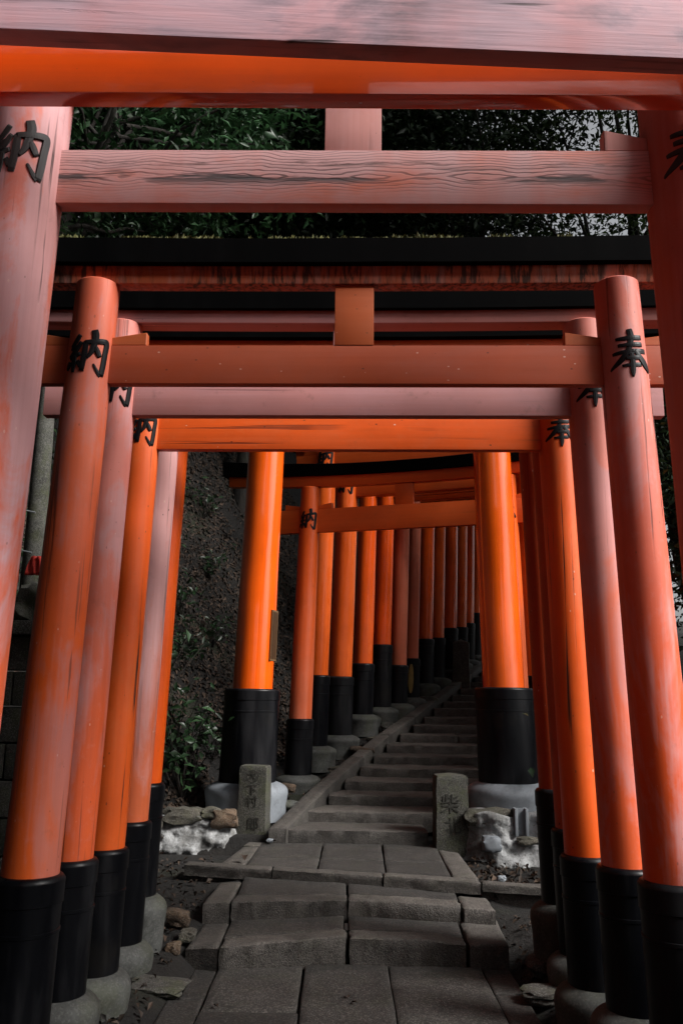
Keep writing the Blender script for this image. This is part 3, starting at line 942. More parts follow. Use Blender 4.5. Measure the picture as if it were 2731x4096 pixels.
torii('pale pink torii column beside the last orange one of the lower row', (-1.158, 5.42), (1.300, 5.31), 3.175, 3.34, 3.66, 3.76, 3.88, 0.098, 0.108, (0.205, 0.205), (0.865, 0.872),
      {'col': (P['t5c'], P['t5cr']), 'beam': P['t4b']}, char_size=0.2, group=NEAR, lean=0.03)
torii('orange torii last in the lower row, standing by the upper landing', (-1.145, 5.70), (1.280, 5.62), 3.26, 3.42, 3.72, 3.82, 3.94, 0.096, 0.104, (0.40, 0.41), (1.055, 1.06),
      {'col': (P['t6c'], P['t5cr']), 'beam': P['t4b']}, char_size=0.2, group=NEAR, lean=0.03)
t7 = torii('big glossy fresh orange torii with thick columns on tall black sleeves', (-0.765, 8.62), (1.468, 8.34), 4.55, 4.80, 5.15, 5.28, 5.45, 0.175, 0.20, (0.80, 0.855), (1.66, 1.70),
      {'col': P['t7c'], 'beam': P['far_bx']}, char_size=0.3, group=NEAR, lean=0.026, base_mat='base_pale', base_h=0.19, base_r=0.12, sl=0.070, rs_=(1.0, 1.0))
t8 = torii('slim salmon torii just behind the big glossy one, its beam slanting', (-0.355, 9.42), (1.700, 8.74), 3.355, 3.615, 3.85, 3.965, 4.11, 0.108, 0.122, (0.80, 0.84), (1.365, 1.46),
      {'col': P['t8c'], 'beam': P['t8b'], 'strut': P['t8b']}, char_size=0.235, group=FAR, lean=0.026, base_h=0.12, base_r=0.10, curve=0.13, kas_t=0.2, nuki_t=0.07, strut_w=0.20, kext=0.92)
far = [
    # left column axis, radius, sleeve foot, sleeve top, nuki bottom offset from foot
    ((-0.247, 10.00), 0.125, 1.06, 1.83, 3.15, 'far_c', 'first wide torii behind the slim salmon one, black sleeve with pale stone'),
    ((0.007, 10.52), 0.142, 1.16, 1.83, 2.85, 'far_c', 'dark orange torii second up the stairs after the salmon one'),
    ((0.300, 11.44), 0.130, 1.38, 2.02, 2.85, 'far_a', 'glossy reddish torii third up the stairs after the salmon one'),
    ((0.560, 11.86), 0.127, 1.47, 2.29, 2.85, 'far_a', 'reddish torii on the tallest black sleeve halfway up the stairs'),
    ((0.806, 12.10), 0.115, 1.52, 2.03, 2.80, 'far_b', 'dull brownish pink torii halfway up the stairs'),
    ((1.020, 12.50), 0.100, 1.60, 2.14, 2.80, 'far_b', 'dull torii whose black sleeve has a peeled ochre patch'),
    ((1.290, 13.32), 0.120, 1.81, 2.47, 2.85, 'far_a', 'vermilion torii right after the one with the peeled sleeve'),
    ((1.530, 13.77), 0.105, 1.91, 2.52, 2.85, 'far_c', 'narrow vermilion torii next to the dark distant stone post'),
    ((1.795, 14.36), 0.120, 2.05, 2.72, 2.85, 'far_a', 'torii with white glints on its column far up the stairs'),
    ((2.060, 15.00), 0.110, 2.20, 2.79, 2.85, 'far_c', 'fourth torii from the top of the visible stairs'),
    ((2.240, 15.35), 0.110, 2.26, 2.89, 2.85, 'far_a', 'third torii from the top of the visible stairs'),
    ((2.440, 15.80), 0.110, 2.36, 3.11, 2.85, 'far_c', 'second torii from the top of the visible stairs'),
    ((2.70, 16.35), 0.110, 2.50, 3.20, 2.85, 'far_a', 'farthest torii visible at the head of the stairs'),
]
far_roots = []
ya_ = math.radians(-23)
for i, (c, r, zf, zsl, h, m, lab) in enumerate(far):
    W = 2.32
    cl = (c[0] + 0.06, c[1])
    cr = (cl[0] + W * math.cos(ya_), cl[1] + W * math.sin(ya_))
    zn = zf + h
    t = torii(lab, cl, cr, zn, zn + 0.21, zn + 0.50, zn + 0.61, zn + 0.74, r * 0.93, r, (zf, zf + 0.0), (zsl, zsl), {'col': P[m], 'beam': P['far_bx']},
              char_size=0.24, group=FAR, lean=0.028, base_h=0.12, base_r=0.10, curve=0.08, nuki_t=0.07, sleeve='lac_dull' if i % 2 else 'lac')
    far_roots.append(t)

# name plate on the side of the glossy column, peeled patch on one sleeve
def plate_on(root, half_sign, ang, z0, z1, w):
    c = [o for o in root.children if o.name.startswith('column')][0 if half_sign < 0 else 1]
    return c


c7 = plate_on(t7, -1, 0, 0, 0, 0)
g7 = t7.location.z
V, F = [], []
cen = Vector((-(1.149 + 0.026 * (4.55 - 2.2)), 0))
for (nm, mat, gw, gz, hh) in (('name_plate', 'plate_rim', 0.075, 0.0, 0.026), ('plate_face', 'plate', 0.060, 0.018, 0.029)):
    V, F = [], []
    for zz in (1.93 + gz, 2.42 - gz):
        ax = -(1.149 + 0.026 * (4.55 - zz))
        rr = 0.20 + (0.175 - 0.20) * (zz - 0.8) / (5.17 - 0.8)
        for (rad_, sgn) in ((rr - 0.02, -1), (rr + hh, -1), (rr + hh, 1), (rr - 0.02, 1)):
            a = math.radians(-8) + sgn * gw / rr
            V.append((ax + rad_ * math.cos(a) / (math.cos(sgn * gw / rr) if rad_ > rr else 1), rad_ * math.sin(a), zz - g7))
    F = [(0, 1, 5, 4), (1, 2, 6, 5), (2, 3, 7, 6), (0, 3, 2, 1), (4, 5, 6, 7)]
    me = mesh(nm, V, F)
    o = link(nm, me, c7, M[mat])
t14 = far_roots[5]
c14 = [o for o in t14.children if o.name.startswith('column')][0]
s14 = c14.children[0] if c14.children[0].name.startswith('sleeve') else c14.children[1]
g14 = t14.location.z
V, F = [], []
zn14 = far[5][2] + 2.80
for j in range(9):
    zz = 1.66 + 0.40 * j / 8
    ax = -(1.16 + 0.028 * (zn14 - zz))
    wv = 0.30 * math.sin(PI * (j + 0.5) / 9) ** 0.6
    for k in range(5):
        a = -PI / 2 + 0.30 + wv * (k / 2 - 1) * (1 + 0.2 * noise.noise(Vector((j, k, 0.3))))
        rr = 0.100 + 0.022 + 0.0070
        V.append((ax + rr * math.cos(a), rr * math.sin(a), zz - g14))
F = [(j * 5 + k, j * 5 + k + 1, j * 5 + k + 6, j * 5 + k + 5) for j in range(8) for k in range(4)]
link('peeled_patch', mesh('peeled_patch', V, F, True), c14, M['ochre'])


# ------------------------------------------------------------------ stone marker posts with carved writing
def text_mesh(s, size):
    cu = bpy.data.curves.new('inscription', 'FONT')
    cu.body = s
    cu.size = size
    cu.align_x = 'CENTER'
    cu.align_y = 'CENTER'
    cu.extrude = 0.0012
    cu.offset = 0.0
    o = bpy.data.objects.new('inscription', cu)
    col.objects.link(o)
    bpy.context.view_layer.update()
    dg = bpy.context.evaluated_depsgraph_get()
    me = bpy.data.meshes.new_from_object(o.evaluated_get(dg))
    bpy.data.objects.remove(o)
    return me


def post(label, loc, rz, w, d, h, peak, lines, seed, mat='post', group='stone marker posts'):
    root = empty('marker_post', loc, rz)
    tag(root, label, 'stone post', group)
    bm = bmesh.new()
    nz, nx = 16, 6
    V, F = [], []
    ring = [(x, -d / 2) for x in np.linspace(-w / 2, w / 2, nx + 1)] + [(w / 2, y) for y in np.linspace(-d / 2, d / 2, nx + 1)[1:]] + [(x, d / 2) for x in np.linspace(w / 2, -w / 2, nx + 1)[1:]] + [(-w / 2, y) for y in np.linspace(d / 2, -d / 2, nx + 1)[1:-1]]
    m = len(ring)
    lv = [-0.25] + [h * i / nz for i in range(nz)] + [h - 0.016, h]
    for li, zz in enumerate(lv):
        for (x, y) in ring:
            q = Vector((x * 7 + seed, y * 7, zz * 7))
            ins = 0.93 if li == len(lv) - 1 else 1.0
            tp = 1 - 0.05 * max(0, zz) / h
            corner = abs(abs(x) - w / 2) < 1e-6 and abs(abs(y) - d / 2) < 1e-6
            k = (0.965 if corner else 1.0) * ins * tp
            V.append((x * k + 0.005 * noise.noise(q), y * k + 0.005 * noise.noise(q + Vector((4, 2, 0))), zz + (0.006 * noise.noise(q) if li >= len(lv) - 2 else 0)))
    for i in range(len(lv) - 1):
        for k in range(m):
            F.append((i * m + k, i * m + (k + 1) % m, (i + 1) * m + (k + 1) % m, (i + 1) * m + k))
    top = (len(lv) - 1) * m
    cidx = len(V)
    V.append((0, 0, h + peak))
    for k in range(m):
        F.append((top + k, top + (k + 1) % m, cidx))
    link('shaft', smooth_by_angle(mesh('shaft', V, F), 38), root, M[mat])
    for (s, x, zz, size) in lines:
        tp = 1 - 0.05 * zz / h
        if s == 'O':
            n = 40
            R = size / 2
            V, F = [], []
            for k in range(n):
                a = 2 * PI * k / n
                for rr in (R, R * 0.87):
                    V.append((x + rr * math.cos(a), -d / 2 * tp - 0.0055, zz + rr * math.sin(a)))
            F = [(2 * k, 2 * k + 1, (2 * k + 3) % (2 * n), (2 * k + 2) % (2 * n)) for k in range(n)]
            link('inscription', mesh('inscription', V, F), root, M['groove'])
        else:
            me = text_mesh(s, size)
            me.transform(Matrix.Translation((x, -d / 2 * tp - 0.0045, zz)) @ Matrix.Rotation(PI / 2, 4, 'X'))
            link('inscription', me, root, M['groove'])
    return root


post('mossy stone post at left foot of the stairs, circled mark carved on it', (-0.752, 8.28, 0.34), math.radians(-8), 0.265, 0.24, 0.635, 0.006,
     [('O', 0.0, 0.545, 0.11), ('大', 0.0, 0.548, 0.08), ('下', 0.0, 0.425, 0.10), ('村', 0.0, 0.325, 0.11), ('郎', 0.02, 0.135, 0.12)], 1.3)
post('stone post at right foot of the stairs with one deep carved character', (0.985, 7.98, 0.30), math.radians(3), 0.295, 0.24, 0.635, 0.022,
     [('柴', -0.02, 0.395, 0.17), ('北', 0.0, 0.22, 0.15)], 5.9)
post('dark distant stone post beside the upper curb of the stairs', (1.93, 14.0, 1.75), math.radians(-10), 0.27, 0.25, 0.72, 0.05, [], 9.4, 'block')


# ------------------------------------------------------------------ rocks and rubble walls
def rock_mesh(name, sx, sy, sz, seed, sub=3, amp=0.34):
    bm = bmesh.new()
    bmesh.ops.create_icosphere(bm, subdivisions=sub, radius=1)
    for v in bm.verts:
        p = v.co.copy()
        f = 1 + amp * noise.noise(p * 1.1 + Vector((seed, 0, 0))) + amp * 0.55 * noise.noise(p * 2.6 + Vector((0, seed, 0))) + amp * 0.2 * noise.noise(p * 6 + Vector((0, seed, 3)))
        # flatten towards a box for a quarried look
        m = max(abs(p.x), abs(p.y), abs(p.z))
        p = p * (0.35 + 0.62 / m) * f * 0.95
        v.co = Vector((p.x * sx, p.y * sy, p.z * sz))
    me = bpy.data.meshes.new(name)
    bm.to_mesh(me)
    bm.free()
    return smooth_by_angle(me, 38)


def rubble(label, x0, x1, y, z0, z1, seed, stones, depth=0.5, lean=0.07):
    root = empty('rubble_wall', ((x0 + x1) / 2, y, z0))
    tag(root, label, 'stone wall')
    nx, nz = 44, 26
    V, F = [], []
    cx = (x0 + x1) / 2
    for j in range(nz + 1):
        for i in range(nx + 1):
            u, v = i / nx, j / nz
            x = x0 + (x1 - x0) * u - cx
            q = Vector((x * 3.3 + seed, v * 1.7, seed))
            yy = lean * v - 0.10 * noise.noise(q) - 0.045 * noise.noise(q * 3) - 0.02 * noise.noise(q * 8)
            yy += 0.16 * max(0, abs(2 * u - 1) - 0.7) / 0.3
            zz = (z1 - z0) * v * (1 + 0.10 * noise.noise(Vector((x * 4 + seed, 0, 1))))
            V.append((x, yy, zz - 0.03))
    n = nx + 1
    for j in range(nz):
        for i in range(nx):
            F.append((j * n + i, j * n + i + 1, (j + 1) * n + i + 1, (j + 1) * n + i))
    st = len(V)
    for i in range(n):
        a = V[nz * n + i]
        V.append((a[0], depth, a[2] - 0.01))
    for i in range(nx):
        F.append((nz * n + i, nz * n + i + 1, st + i + 1, st + i))
    link('mortar', mesh('mortar', V, F, True), root, M['mortar'])
    for (sx, sy, sz, px, py, pz, mat, sd) in stones:
        link('stone', rock_mesh('stone', sx, sy, sz, sd, 3, 0.15 if sd == 17 else 0.34), root, M[mat], (px - cx, py - y, pz - z0))
    return root


rubble('white mortared rubble wall left of the stairs below the thick column', -1.70, -0.84, 8.0, 0.20, 0.585, 2.0, [
    (0.20, 0.10, 0.075, -1.36, 8.12, 0.555, 'rock', 1), (0.10, 0.09, 0.05, -1.12, 8.12, 0.575, 'rock', 2), (0.12, 0.09, 0.085, -0.99, 8.10, 0.53, 'rock_brown', 3),
    (0.075, 0.07, 0.06, -1.60, 8.02, 0.49, 'rock', 4), (0.06, 0.06, 0.055, -1.66, 7.98, 0.37, 'rock', 5), (0.06, 0.06, 0.05, -1.63, 7.96, 0.26, 'rock', 6)])
rr_ = rubble('white mortared rubble wall right of the stairs with a grey boulder', 1.05, 1.95, 7.70, 0.20, 0.665, 6.4, [
    (0.21, 0.10, 0.085, 1.30, 7.84, 0.60, 'rock', 11), (0.085, 0.085, 0.07, 1.28, 7.66, 0.42, 'base_pale', 17), (0.10, 0.05, 0.035, 1.60, 7.70, 0.44, 'rock', 13), (0.09, 0.08, 0.07, 1.80, 7.78, 0.6, 'rock', 14)])
dp = empty('drain_channel', (1.555, 7.745, 0.47))
tag(dp, 'pale vertical drain channel set into the right rubble wall', 'drain')
for x in (-0.045, 0.045):
    link('channel_side', box_mesh('channel_side', x - 0.012, x + 0.012, -0.03, 0.10, 0, 0.22, 0.003), dp, M['pipe'])
link('channel_back', box_mesh('channel_back', -0.033, 0.033, 0.02, 0.035, 0, 0.22, 0.0), dp, M['pipe'])

loose = [
    (0.085, 0.07, 0.055, -1.02, 6.05, 0.19, 'rock_brown', 21, 'ochre stone beside the last black sleeve of the left row'),
    (0.05, 0.045, 0.035, -0.98, 5.70, 0.10, 'rock_brown', 22, 'small brown stone on the soil left of the lower step'),
    (0.055, 0.05, 0.04, -0.92, 5.85, 0.13, 'rock', 23, 'small grey stone touching the left end of the lower step'),
    (0.17, 0.12, 0.04, -0.98, 5.22, 0.02, 'block', 24, 'flat dark stone beside the left edge of the landing'),
    (0.10, 0.10, 0.06, 1.22, 5.55, 0.06, 'block', 25, 'dark stone at the right end of the lower step'),
    (0.17, 0.10, 0.04, 1.18, 5.18, 0.02, 'block', 26, 'flat dark stone beside the right edge of the landing'),
    (0.09, 0.08, 0.05, -0.50, 9.02, 0.70, 'rock_brown', 27, 'brown stone in front of the slim salmon column foot'),
    (0.14, 0.10, 0.05, -0.42, 8.72, 0.58, 'base', 28, 'pale flat stone between left curb and marker post'),
    (0.13, 0.10, 0.055, 0.02, 9.75, 0.82, 'rock', 29, 'flat stone beside the curb under the second sleeve of the stair row'),
    (0.14, 0.11, 0.06, 0.28, 10.35, 0.98, 'rock_brown', 30, 'brown flat stone by the curb under the third sleeve'),
    (0.12, 0.10, 0.06, 0.45, 10.85, 1.08, 'rock', 31, 'grey flat stone by the curb further up the stairs'),
    (0.15, 0.12, 0.06, 0.68, 11.45, 1.22, 'block', 32, 'dark flat block wedged beside the curb halfway up'),
    (0.14, 0.12, 0.07, 1.28, 12.75, 1.55, 'block', 33, 'dark block beside the curb near the peeled sleeve'),
    (0.035, 0.03, 0.02, 1.20, 6.75, 0.32, 'base_pale', 34, 'white pebble on the soil behind the right kerb'),
    (0.03, 0.026, 0.016, -0.58, 7.95, 0.375, 'base_pale', 35, 'tiny pale pebble on the landing before the first step'),
]
for (sx, sy, sz, x, y, z, mat, sd, lab) in loose:
    o = link('loose_stone', rock_mesh('loose_stone', sx, sy, sz, sd, 3), None, M[mat], (x, y, z))
    tag(o, lab, 'stone', 'loose stones along the path')

# ------------------------------------------------------------------ block wall, lichened pillar with rungs, red cloths at the far left
bw = empty('block_wall', (-2.35, 6.3, 0))
tag(bw, 'dark coursed granite block wall behind the left columns', 'stone wall')
zc = 0.0
for r_ in range(8):
    hgt = 0.25
    xx = -1.3 + (0.22 if r_ % 2 else 0.0)
    while xx < 0.25:
        wd = rnd.uniform(0.38, 0.52)
        o = link('block', box_mesh('block', 0.006, wd - 0.006, 0, 0.3, 0.006, hgt - 0.006, 0.012), bw, M['block'], (xx, rnd.uniform(-0.012, 0.012), zc))
        xx += wd
    zc += hgt
link('coping', box_mesh('coping', -1.4, 0.62, -0.1, 0.45, 2.0, 2.1, 0.015), bw, M['block'])
lp = empty('lichened_pillar', (-2.36, 6.62, 2.1))
tag(lp, 'pale lichened stone pillar on the block wall at far left', 'pillar')
link('shaft', lathe('shaft', [(0.085, 0), (0.08, 0.5), (0.07, 1.4), (0.06, 2.0)], lambda z_: (0, 0), 20, 0.12, 4), lp, M['lichen'])
lpc = link('cap', rock_mesh('cap', 0.2, 0.2, 0.08, 8), lp, M['lichen'], (0, 0, 0.05))
for z_ in (0.55, 0.86):
    o = link('rung', lathe('rung', [(0.007, -0.09), (0.007, 0.09)], lambda z__: (0, 0), 8), lp, M['steel'], (-0.06, -0.12, z_))
    o.rotation_euler = (0, PI / 2 + 0.2, 0)
for (x, y, z_, s, lab) in ((-2.26, 6.40, 2.52, 0.055, 'red cloth scrap hanging right of the lichened pillar'), (-2.44, 6.42, 2.46, 0.05, 'red cloth scrap hanging left of the lichened pillar')):
    V, F = [], []
    for j in range(7):
        for i in range(7):
            u, v = i / 6 - 0.5, j / 6 - 0.5
            V.append((u * s * 2 * (1 - 0.5 * v), 0.02 * math.sin(u * 14 + v * 3), v * s * 2.6))
    F = [(j * 7 + i, j * 7 + i + 1, j * 7 + i + 8, j * 7 + i + 7) for j in range(6) for i in range(6)]
    me = mesh('red_cloth', V, F, True)
    o = link('red_cloth', me, None, M['red'], (x, y, z_))
    md = o.modifiers.new('thickness', 'SOLIDIFY')
    md.thickness = 0.004
    tag(o, lab, 'cloth', 'red cloths by the pillar')
bou = link('boulder', rock_mesh('boulder', 0.16, 0.15, 0.16, 44), None, M['lichen'], (-2.24, 6.5, 2.25))
tag(bou, 'rounded grey boulder on the block wall beneath the red cloth', 'boulder')


# ------------------------------------------------------------------ leaves
def leaf_cloud(name, pts, normals, sizes, mat, parent=None, fold=0.25, ratio=0.42, seed=0):
    """each leaf: a pointed blade of four triangles folded along its midrib"""
    rg = np.random.default_rng(seed)
    n = len(pts)
    nr = normals / np.linalg.norm(normals, axis=1, keepdims=True)
    t = rg.normal(size=(n, 3))
    t -= (t * nr).sum(1, keepdims=True) * nr
    t /= np.linalg.norm(t, axis=1, keepdims=True)
    s = np.cross(nr, t)
    L = sizes[:, None]
    w = L * ratio * rg.uniform(0.75, 1.2, (n, 1))
    a = pts - t * L * 0.5
    e = pts + t * L * 0.5 - nr * L * 0.12
    m1 = pts - nr * L * 0.03
    l_ = pts - t * L * 0.05 + s * w * 0.5 + nr * L * fold * 0.35
    r_ = pts - t * L * 0.05 - s * w * 0.5 + nr * L * fold * 0.35
    V = np.stack([a, l_, e, r_, m1], 1).reshape(-1, 3)
    k = (np.arange(n) * 5)[:, None]
    tri = np.array([[0, 4, 1], [1, 4, 2], [0, 3, 4], [3, 2, 4]])
    F = (k[:, None, :] + tri[None]).reshape(-1, 3)
    me = bpy.data.meshes.new(name)
    me.vertices.add(len(V))
    me.vertices.foreach_set('co', V.ravel())
    me.loops.add(F.size)
    me.loops.foreach_set('vertex_index', F.ravel().astype(np.int32))
    me.polygons.add(len(F))
    me.polygons.foreach_set('loop_start', np.arange(0, F.size, 3, dtype=np.int32))
    me.polygons.foreach_set('loop_total', np.full(len(F), 3, dtype=np.int32))
    me.update(calc_edges=True)
    me.validate()
    me.materials.append(mat)
    return me


def crown_mesh(seed, rad, clumps, per, leaf, mat, spread=0.5, shell=0.45):
    rg = np.random.default_rng(seed)
    d = rg.normal(size=(clumps, 3))
    d /= np.linalg.norm(d, axis=1, keepdims=True)
    rr = rg.uniform(shell, 1.0, (clumps, 1)) ** 0.6
    cc = d * rr * np.array(rad)
    pts, nor = [], []
    for c in cc:
        k = int(per * rg.uniform(0.5, 1.4))
        off = rg.normal(size=(k, 3)) * spread * rg.uniform(0.6, 1.2) * np.array([1, 1, 0.6])
        pts.append(c + off)
        nn = rg.normal(size=(k, 3)) * 0.55 + np.array([0, 0, 0.8]) + off * 0.4 / spread
        nor.append(nn)
    pts, nor = np.concatenate(pts), np.concatenate(nor)
    sz = leaf * rg.uniform(0.6, 1.3, len(pts))
    return leaf_cloud('crown', pts, nor, sz, mat, seed=seed + 1), cc


def tube(V, F, p0, p1, r0, r1, n=8, bend=0.0, seed=0):
    p0, p1 = Vector(p0), Vector(p1)
    d = (p1 - p0)
    q = d.to_track_quat('Z', 'Y')
    m = 6
    base = len(V)
    for i in range(m + 1):
        t = i / m
        c = p0 + d * t + Vector((noise.noise(Vector((t * 2, seed, 0))), noise.noise(Vector((t * 2, seed, 5))), 0)) * bend * math.sin(PI * t)
        r = r0 + (r1 - r0) * t
        for k in range(n):
            a = 2 * PI * k / n
            V.append(tuple(c + q @ Vector((r * math.cos(a), r * math.sin(a), 0))))
    for i in range(m):
        for k in range(n):
            F.append((base + i * n + k, base + i * n + (k + 1) % n, base + (i + 1) * n + (k + 1) % n, base + (i + 1) * n + k))


crowns = {
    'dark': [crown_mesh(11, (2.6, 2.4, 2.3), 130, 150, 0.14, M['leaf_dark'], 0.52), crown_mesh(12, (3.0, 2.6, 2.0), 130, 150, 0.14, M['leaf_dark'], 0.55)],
    'broad': [crown_mesh(21, (1.9, 1.6, 1.5), 110, 75, 0.125, M['leaf_broad'], 0.34)],
    'right': [crown_mesh(31, (2.5, 2.3, 2.4), 80, 120, 0.12, M['leaf_right'], 0.46), crown_mesh(32, (2.8, 2.2, 2.0), 76, 120, 0.12, M['leaf_right'], 0.48)],
}


def tree(label, base, top, kind, var=0, scale=1.0, rz=0.0, trunk_r=0.16, group='trees around the gates'):
    """base: (x, y); top: crown centre (x, y, z)"""
    bx, by = base
    gz = ground_z(bx, by)
    root = empty('tree', (bx, by, gz))
    tag(root, label, 'tree', group)
    V, F = [], []
    tp = Vector(top) - Vector((bx, by, gz))
    tube(V, F, (0, 0, -0.3), tp * 0.75, trunk_r, trunk_r * 0.55, 10, 0.35, bx)
    tube(V, F, tp * 0.74, tp + Vector((0, 0, 1.2 * scale)), trunk_r * 0.55, 0.03, 8, 0.2, by)
    me, cc = crowns[kind][var]
    R = Matrix.Rotation(rz, 3, 'Z')
    for i, c in enumerate(cc[::6]):
        e = R @ Vector(c) * scale + tp
        s = tp * (0.55 + 0.4 * ((i * 37) % 10) / 10)
        tube(V, F, s, e, trunk_r * 0.28, 0.012, 6, 0.5, i + bx)
    link('trunk', mesh('trunk', V, F, True), root, M['bark'])
    o = bpy.data.objects.new('crown', me)
    col.objects.link(o)
    o.parent = root
    o.location = tp
    o.rotation_euler = (0, 0, rz)
    o.scale = (scale,) * 3
    return root


TREES = [
    ('broad-leaved evergreen overhanging at upper left, glossy green leaves', (-4.1, 8.6), (-2.3, 8.6, 8.1), 'broad', 0, 1.0, 0.4, 0.12),
    ('dark evergreen behind the broad-leaved one at upper left', (-4.2, 11.5), (-3.2, 12.0, 10.6), 'dark', 0, 1.15, 0.0, 0.2),
    ('dark trunked tree on the slope seen left of the glossy orange column', (-1.55, 13.2), (-1.2, 13.6, 10.6), 'dark', 1, 1.1, 1.2, 0.17),
    ('dark evergreen behind the strut at upper centre', (-0.2, 17.0), (0.3, 15.6, 12.0), 'dark', 0, 1.2, 2.2, 0.2),
    ('dark evergreen just right of the strut at upper centre', (3.6, 17.5), (1.5, 14.2, 10.9), 'dark', 1, 0.95, 3.0, 0.2),
    ('lighter tree at upper right with sky showing through its crown', (6.2, 14.5), (4.6, 13.2, 10.4), 'right', 0, 1.0, 0.5, 0.19),
    ('thin leafy tree at far upper right beyond the pink wedge', (7.5, 12.5), (6.4, 11.6, 8.9), 'right', 1, 0.95, 1.4, 0.14),
    ('low bushy tree showing under the grained beam at right', (5.6, 17.5), (4.7, 16.5, 8.0), 'right', 1, 1.0, 2.8, 0.16),
    ('far dark tree high on the left slope', (-7.0, 12.0), (-5.8, 11.5, 11.8), 'dark', 1, 1.2, 0.9, 0.2),
    ('far dark tree behind the left slope', (-4.0, 17.0), (-3.4, 16.5, 13.8), 'dark', 0, 1.5, 2.0, 0.22),
    ('dark tree closing the view above the head of the stairs', (1.0, 22.0), (-0.8, 20.5, 14.5), 'dark', 1, 1.6, 0.2, 0.25),
    ('dark tree right of the head of the stairs', (7.2, 20.0), (6.2, 19.0, 8.5), 'dark', 0, 1.2, 1.0, 0.2),
    ('low dark tree right of the right-hand columns', (5.9, 8.2), (5.7, 8.4, 3.4), 'dark', 1, 0.8, 2.5, 0.12),
    ('dark tree right of the gates beyond the low one', (6.0, 11.0), (5.8, 11.0, 4.6), 'dark', 0, 0.85, 0.3, 0.14),
    ('dark evergreen filling the far left behind the block wall', (-5.2, 8.6), (-4.9, 8.6, 5.6), 'dark', 0, 0.9, 1.3, 0.15),
]
for t in TREES:
    tree(*t)
# unseen wood at both sides and behind; trees added to block sky and sun
for (bx, by, cx_, cy_, cz, var, s_, lab) in (
        (-8.5, 3.0, -8.0, 3.0, 7.5, 0, 1.6, 'added shade evergreen on the slope left of the lower landing'), (-7.5, -2.5, -7.0, -2.5, 7.0, 1, 1.7, 'added shade evergreen left of the viewer'),
        (-4.5, -8.5, -4.2, -8.5, 8.0, 0, 1.7, 'added sky-blocking evergreen behind the viewer to the left'), (7.0, -9.5, 7.0, -9.5, 8.0, 1, 1.5, 'added sky-blocking evergreen behind the viewer to the right'),
        (-3.4, 1.0, -2.4, 1.5, 11.5, 1, 1.5, 'added tall evergreen whose crown blocks the sky over the lower gates'),
        (-7.5, 8.0, -7.0, 8.0, 9.0, 1, 1.5, 'added shade evergreen high on the slope left of the gates'),
        (7.0, 9.6, 6.2, 9.8, 15.0, 0, 1.5, 'added tall evergreen right of the gates, its high crown for shade'), (12.5, 12.5, 12.2, 12.0, 10.5, 1, 1.4, 'added tall evergreen right of the stairs, its broad crown for shade'),
        (6.8, 13.6, 6.8, 12.6, 17.5, 1, 1.6, 'tallest added shade evergreen over the stairs'),
        (7.6, 11.0, 7.4, 11.2, 6.0, 0, 1.0, 'added bushy shade evergreen right of the foot of the stairs')):
    tree(lab, (bx, by), (cx_, cy_, cz), 'dark', var, s_, bx, 0.22)


# small plants on the slope and by the wall
def plant(label, x, y, h, n, leaf, seed, z=None):
    gz = ground_z(x, y) if z is None else z
    root = empty('shrub', (x, y, gz - 0.02))
    tag(root, label, 'shrub', 'shrubs on the slope')
    rg = np.random.default_rng(seed)
    V, F = [], []
    pts, nor = [], []
    for i in range(n):
        a, s = rg.uniform(0, 2 * PI), rg.uniform(0.3, 1.0)
        tip = np.array([math.cos(a) * h * 0.55 * s, math.sin(a) * h * 0.55 * s, h * rg.uniform(0.35, 1.0)])
        tube(V, F, (0, 0, 0), tip, 0.008, 0.003, 5, 0.1, i + seed)
        for j in range(rg.integers(6, 11)):
            p = tip * rg.uniform(0.6, 1.05) + rg.normal(size=3) * leaf * 0.7
            pts.append(p)
            nor.append(rg.normal(size=3) * 0.5 + np.array([0.1, -0.5, 0.9]))
    link('stem', mesh('stem', V, F, True), root, M['bark'])
    me = leaf_cloud('leaves', np.array(pts), np.array(nor), leaf * rg.uniform(0.7, 1.3, len(pts)), M['leaf_fern'], seed=seed)
    link('leaves', me, root)
    return root


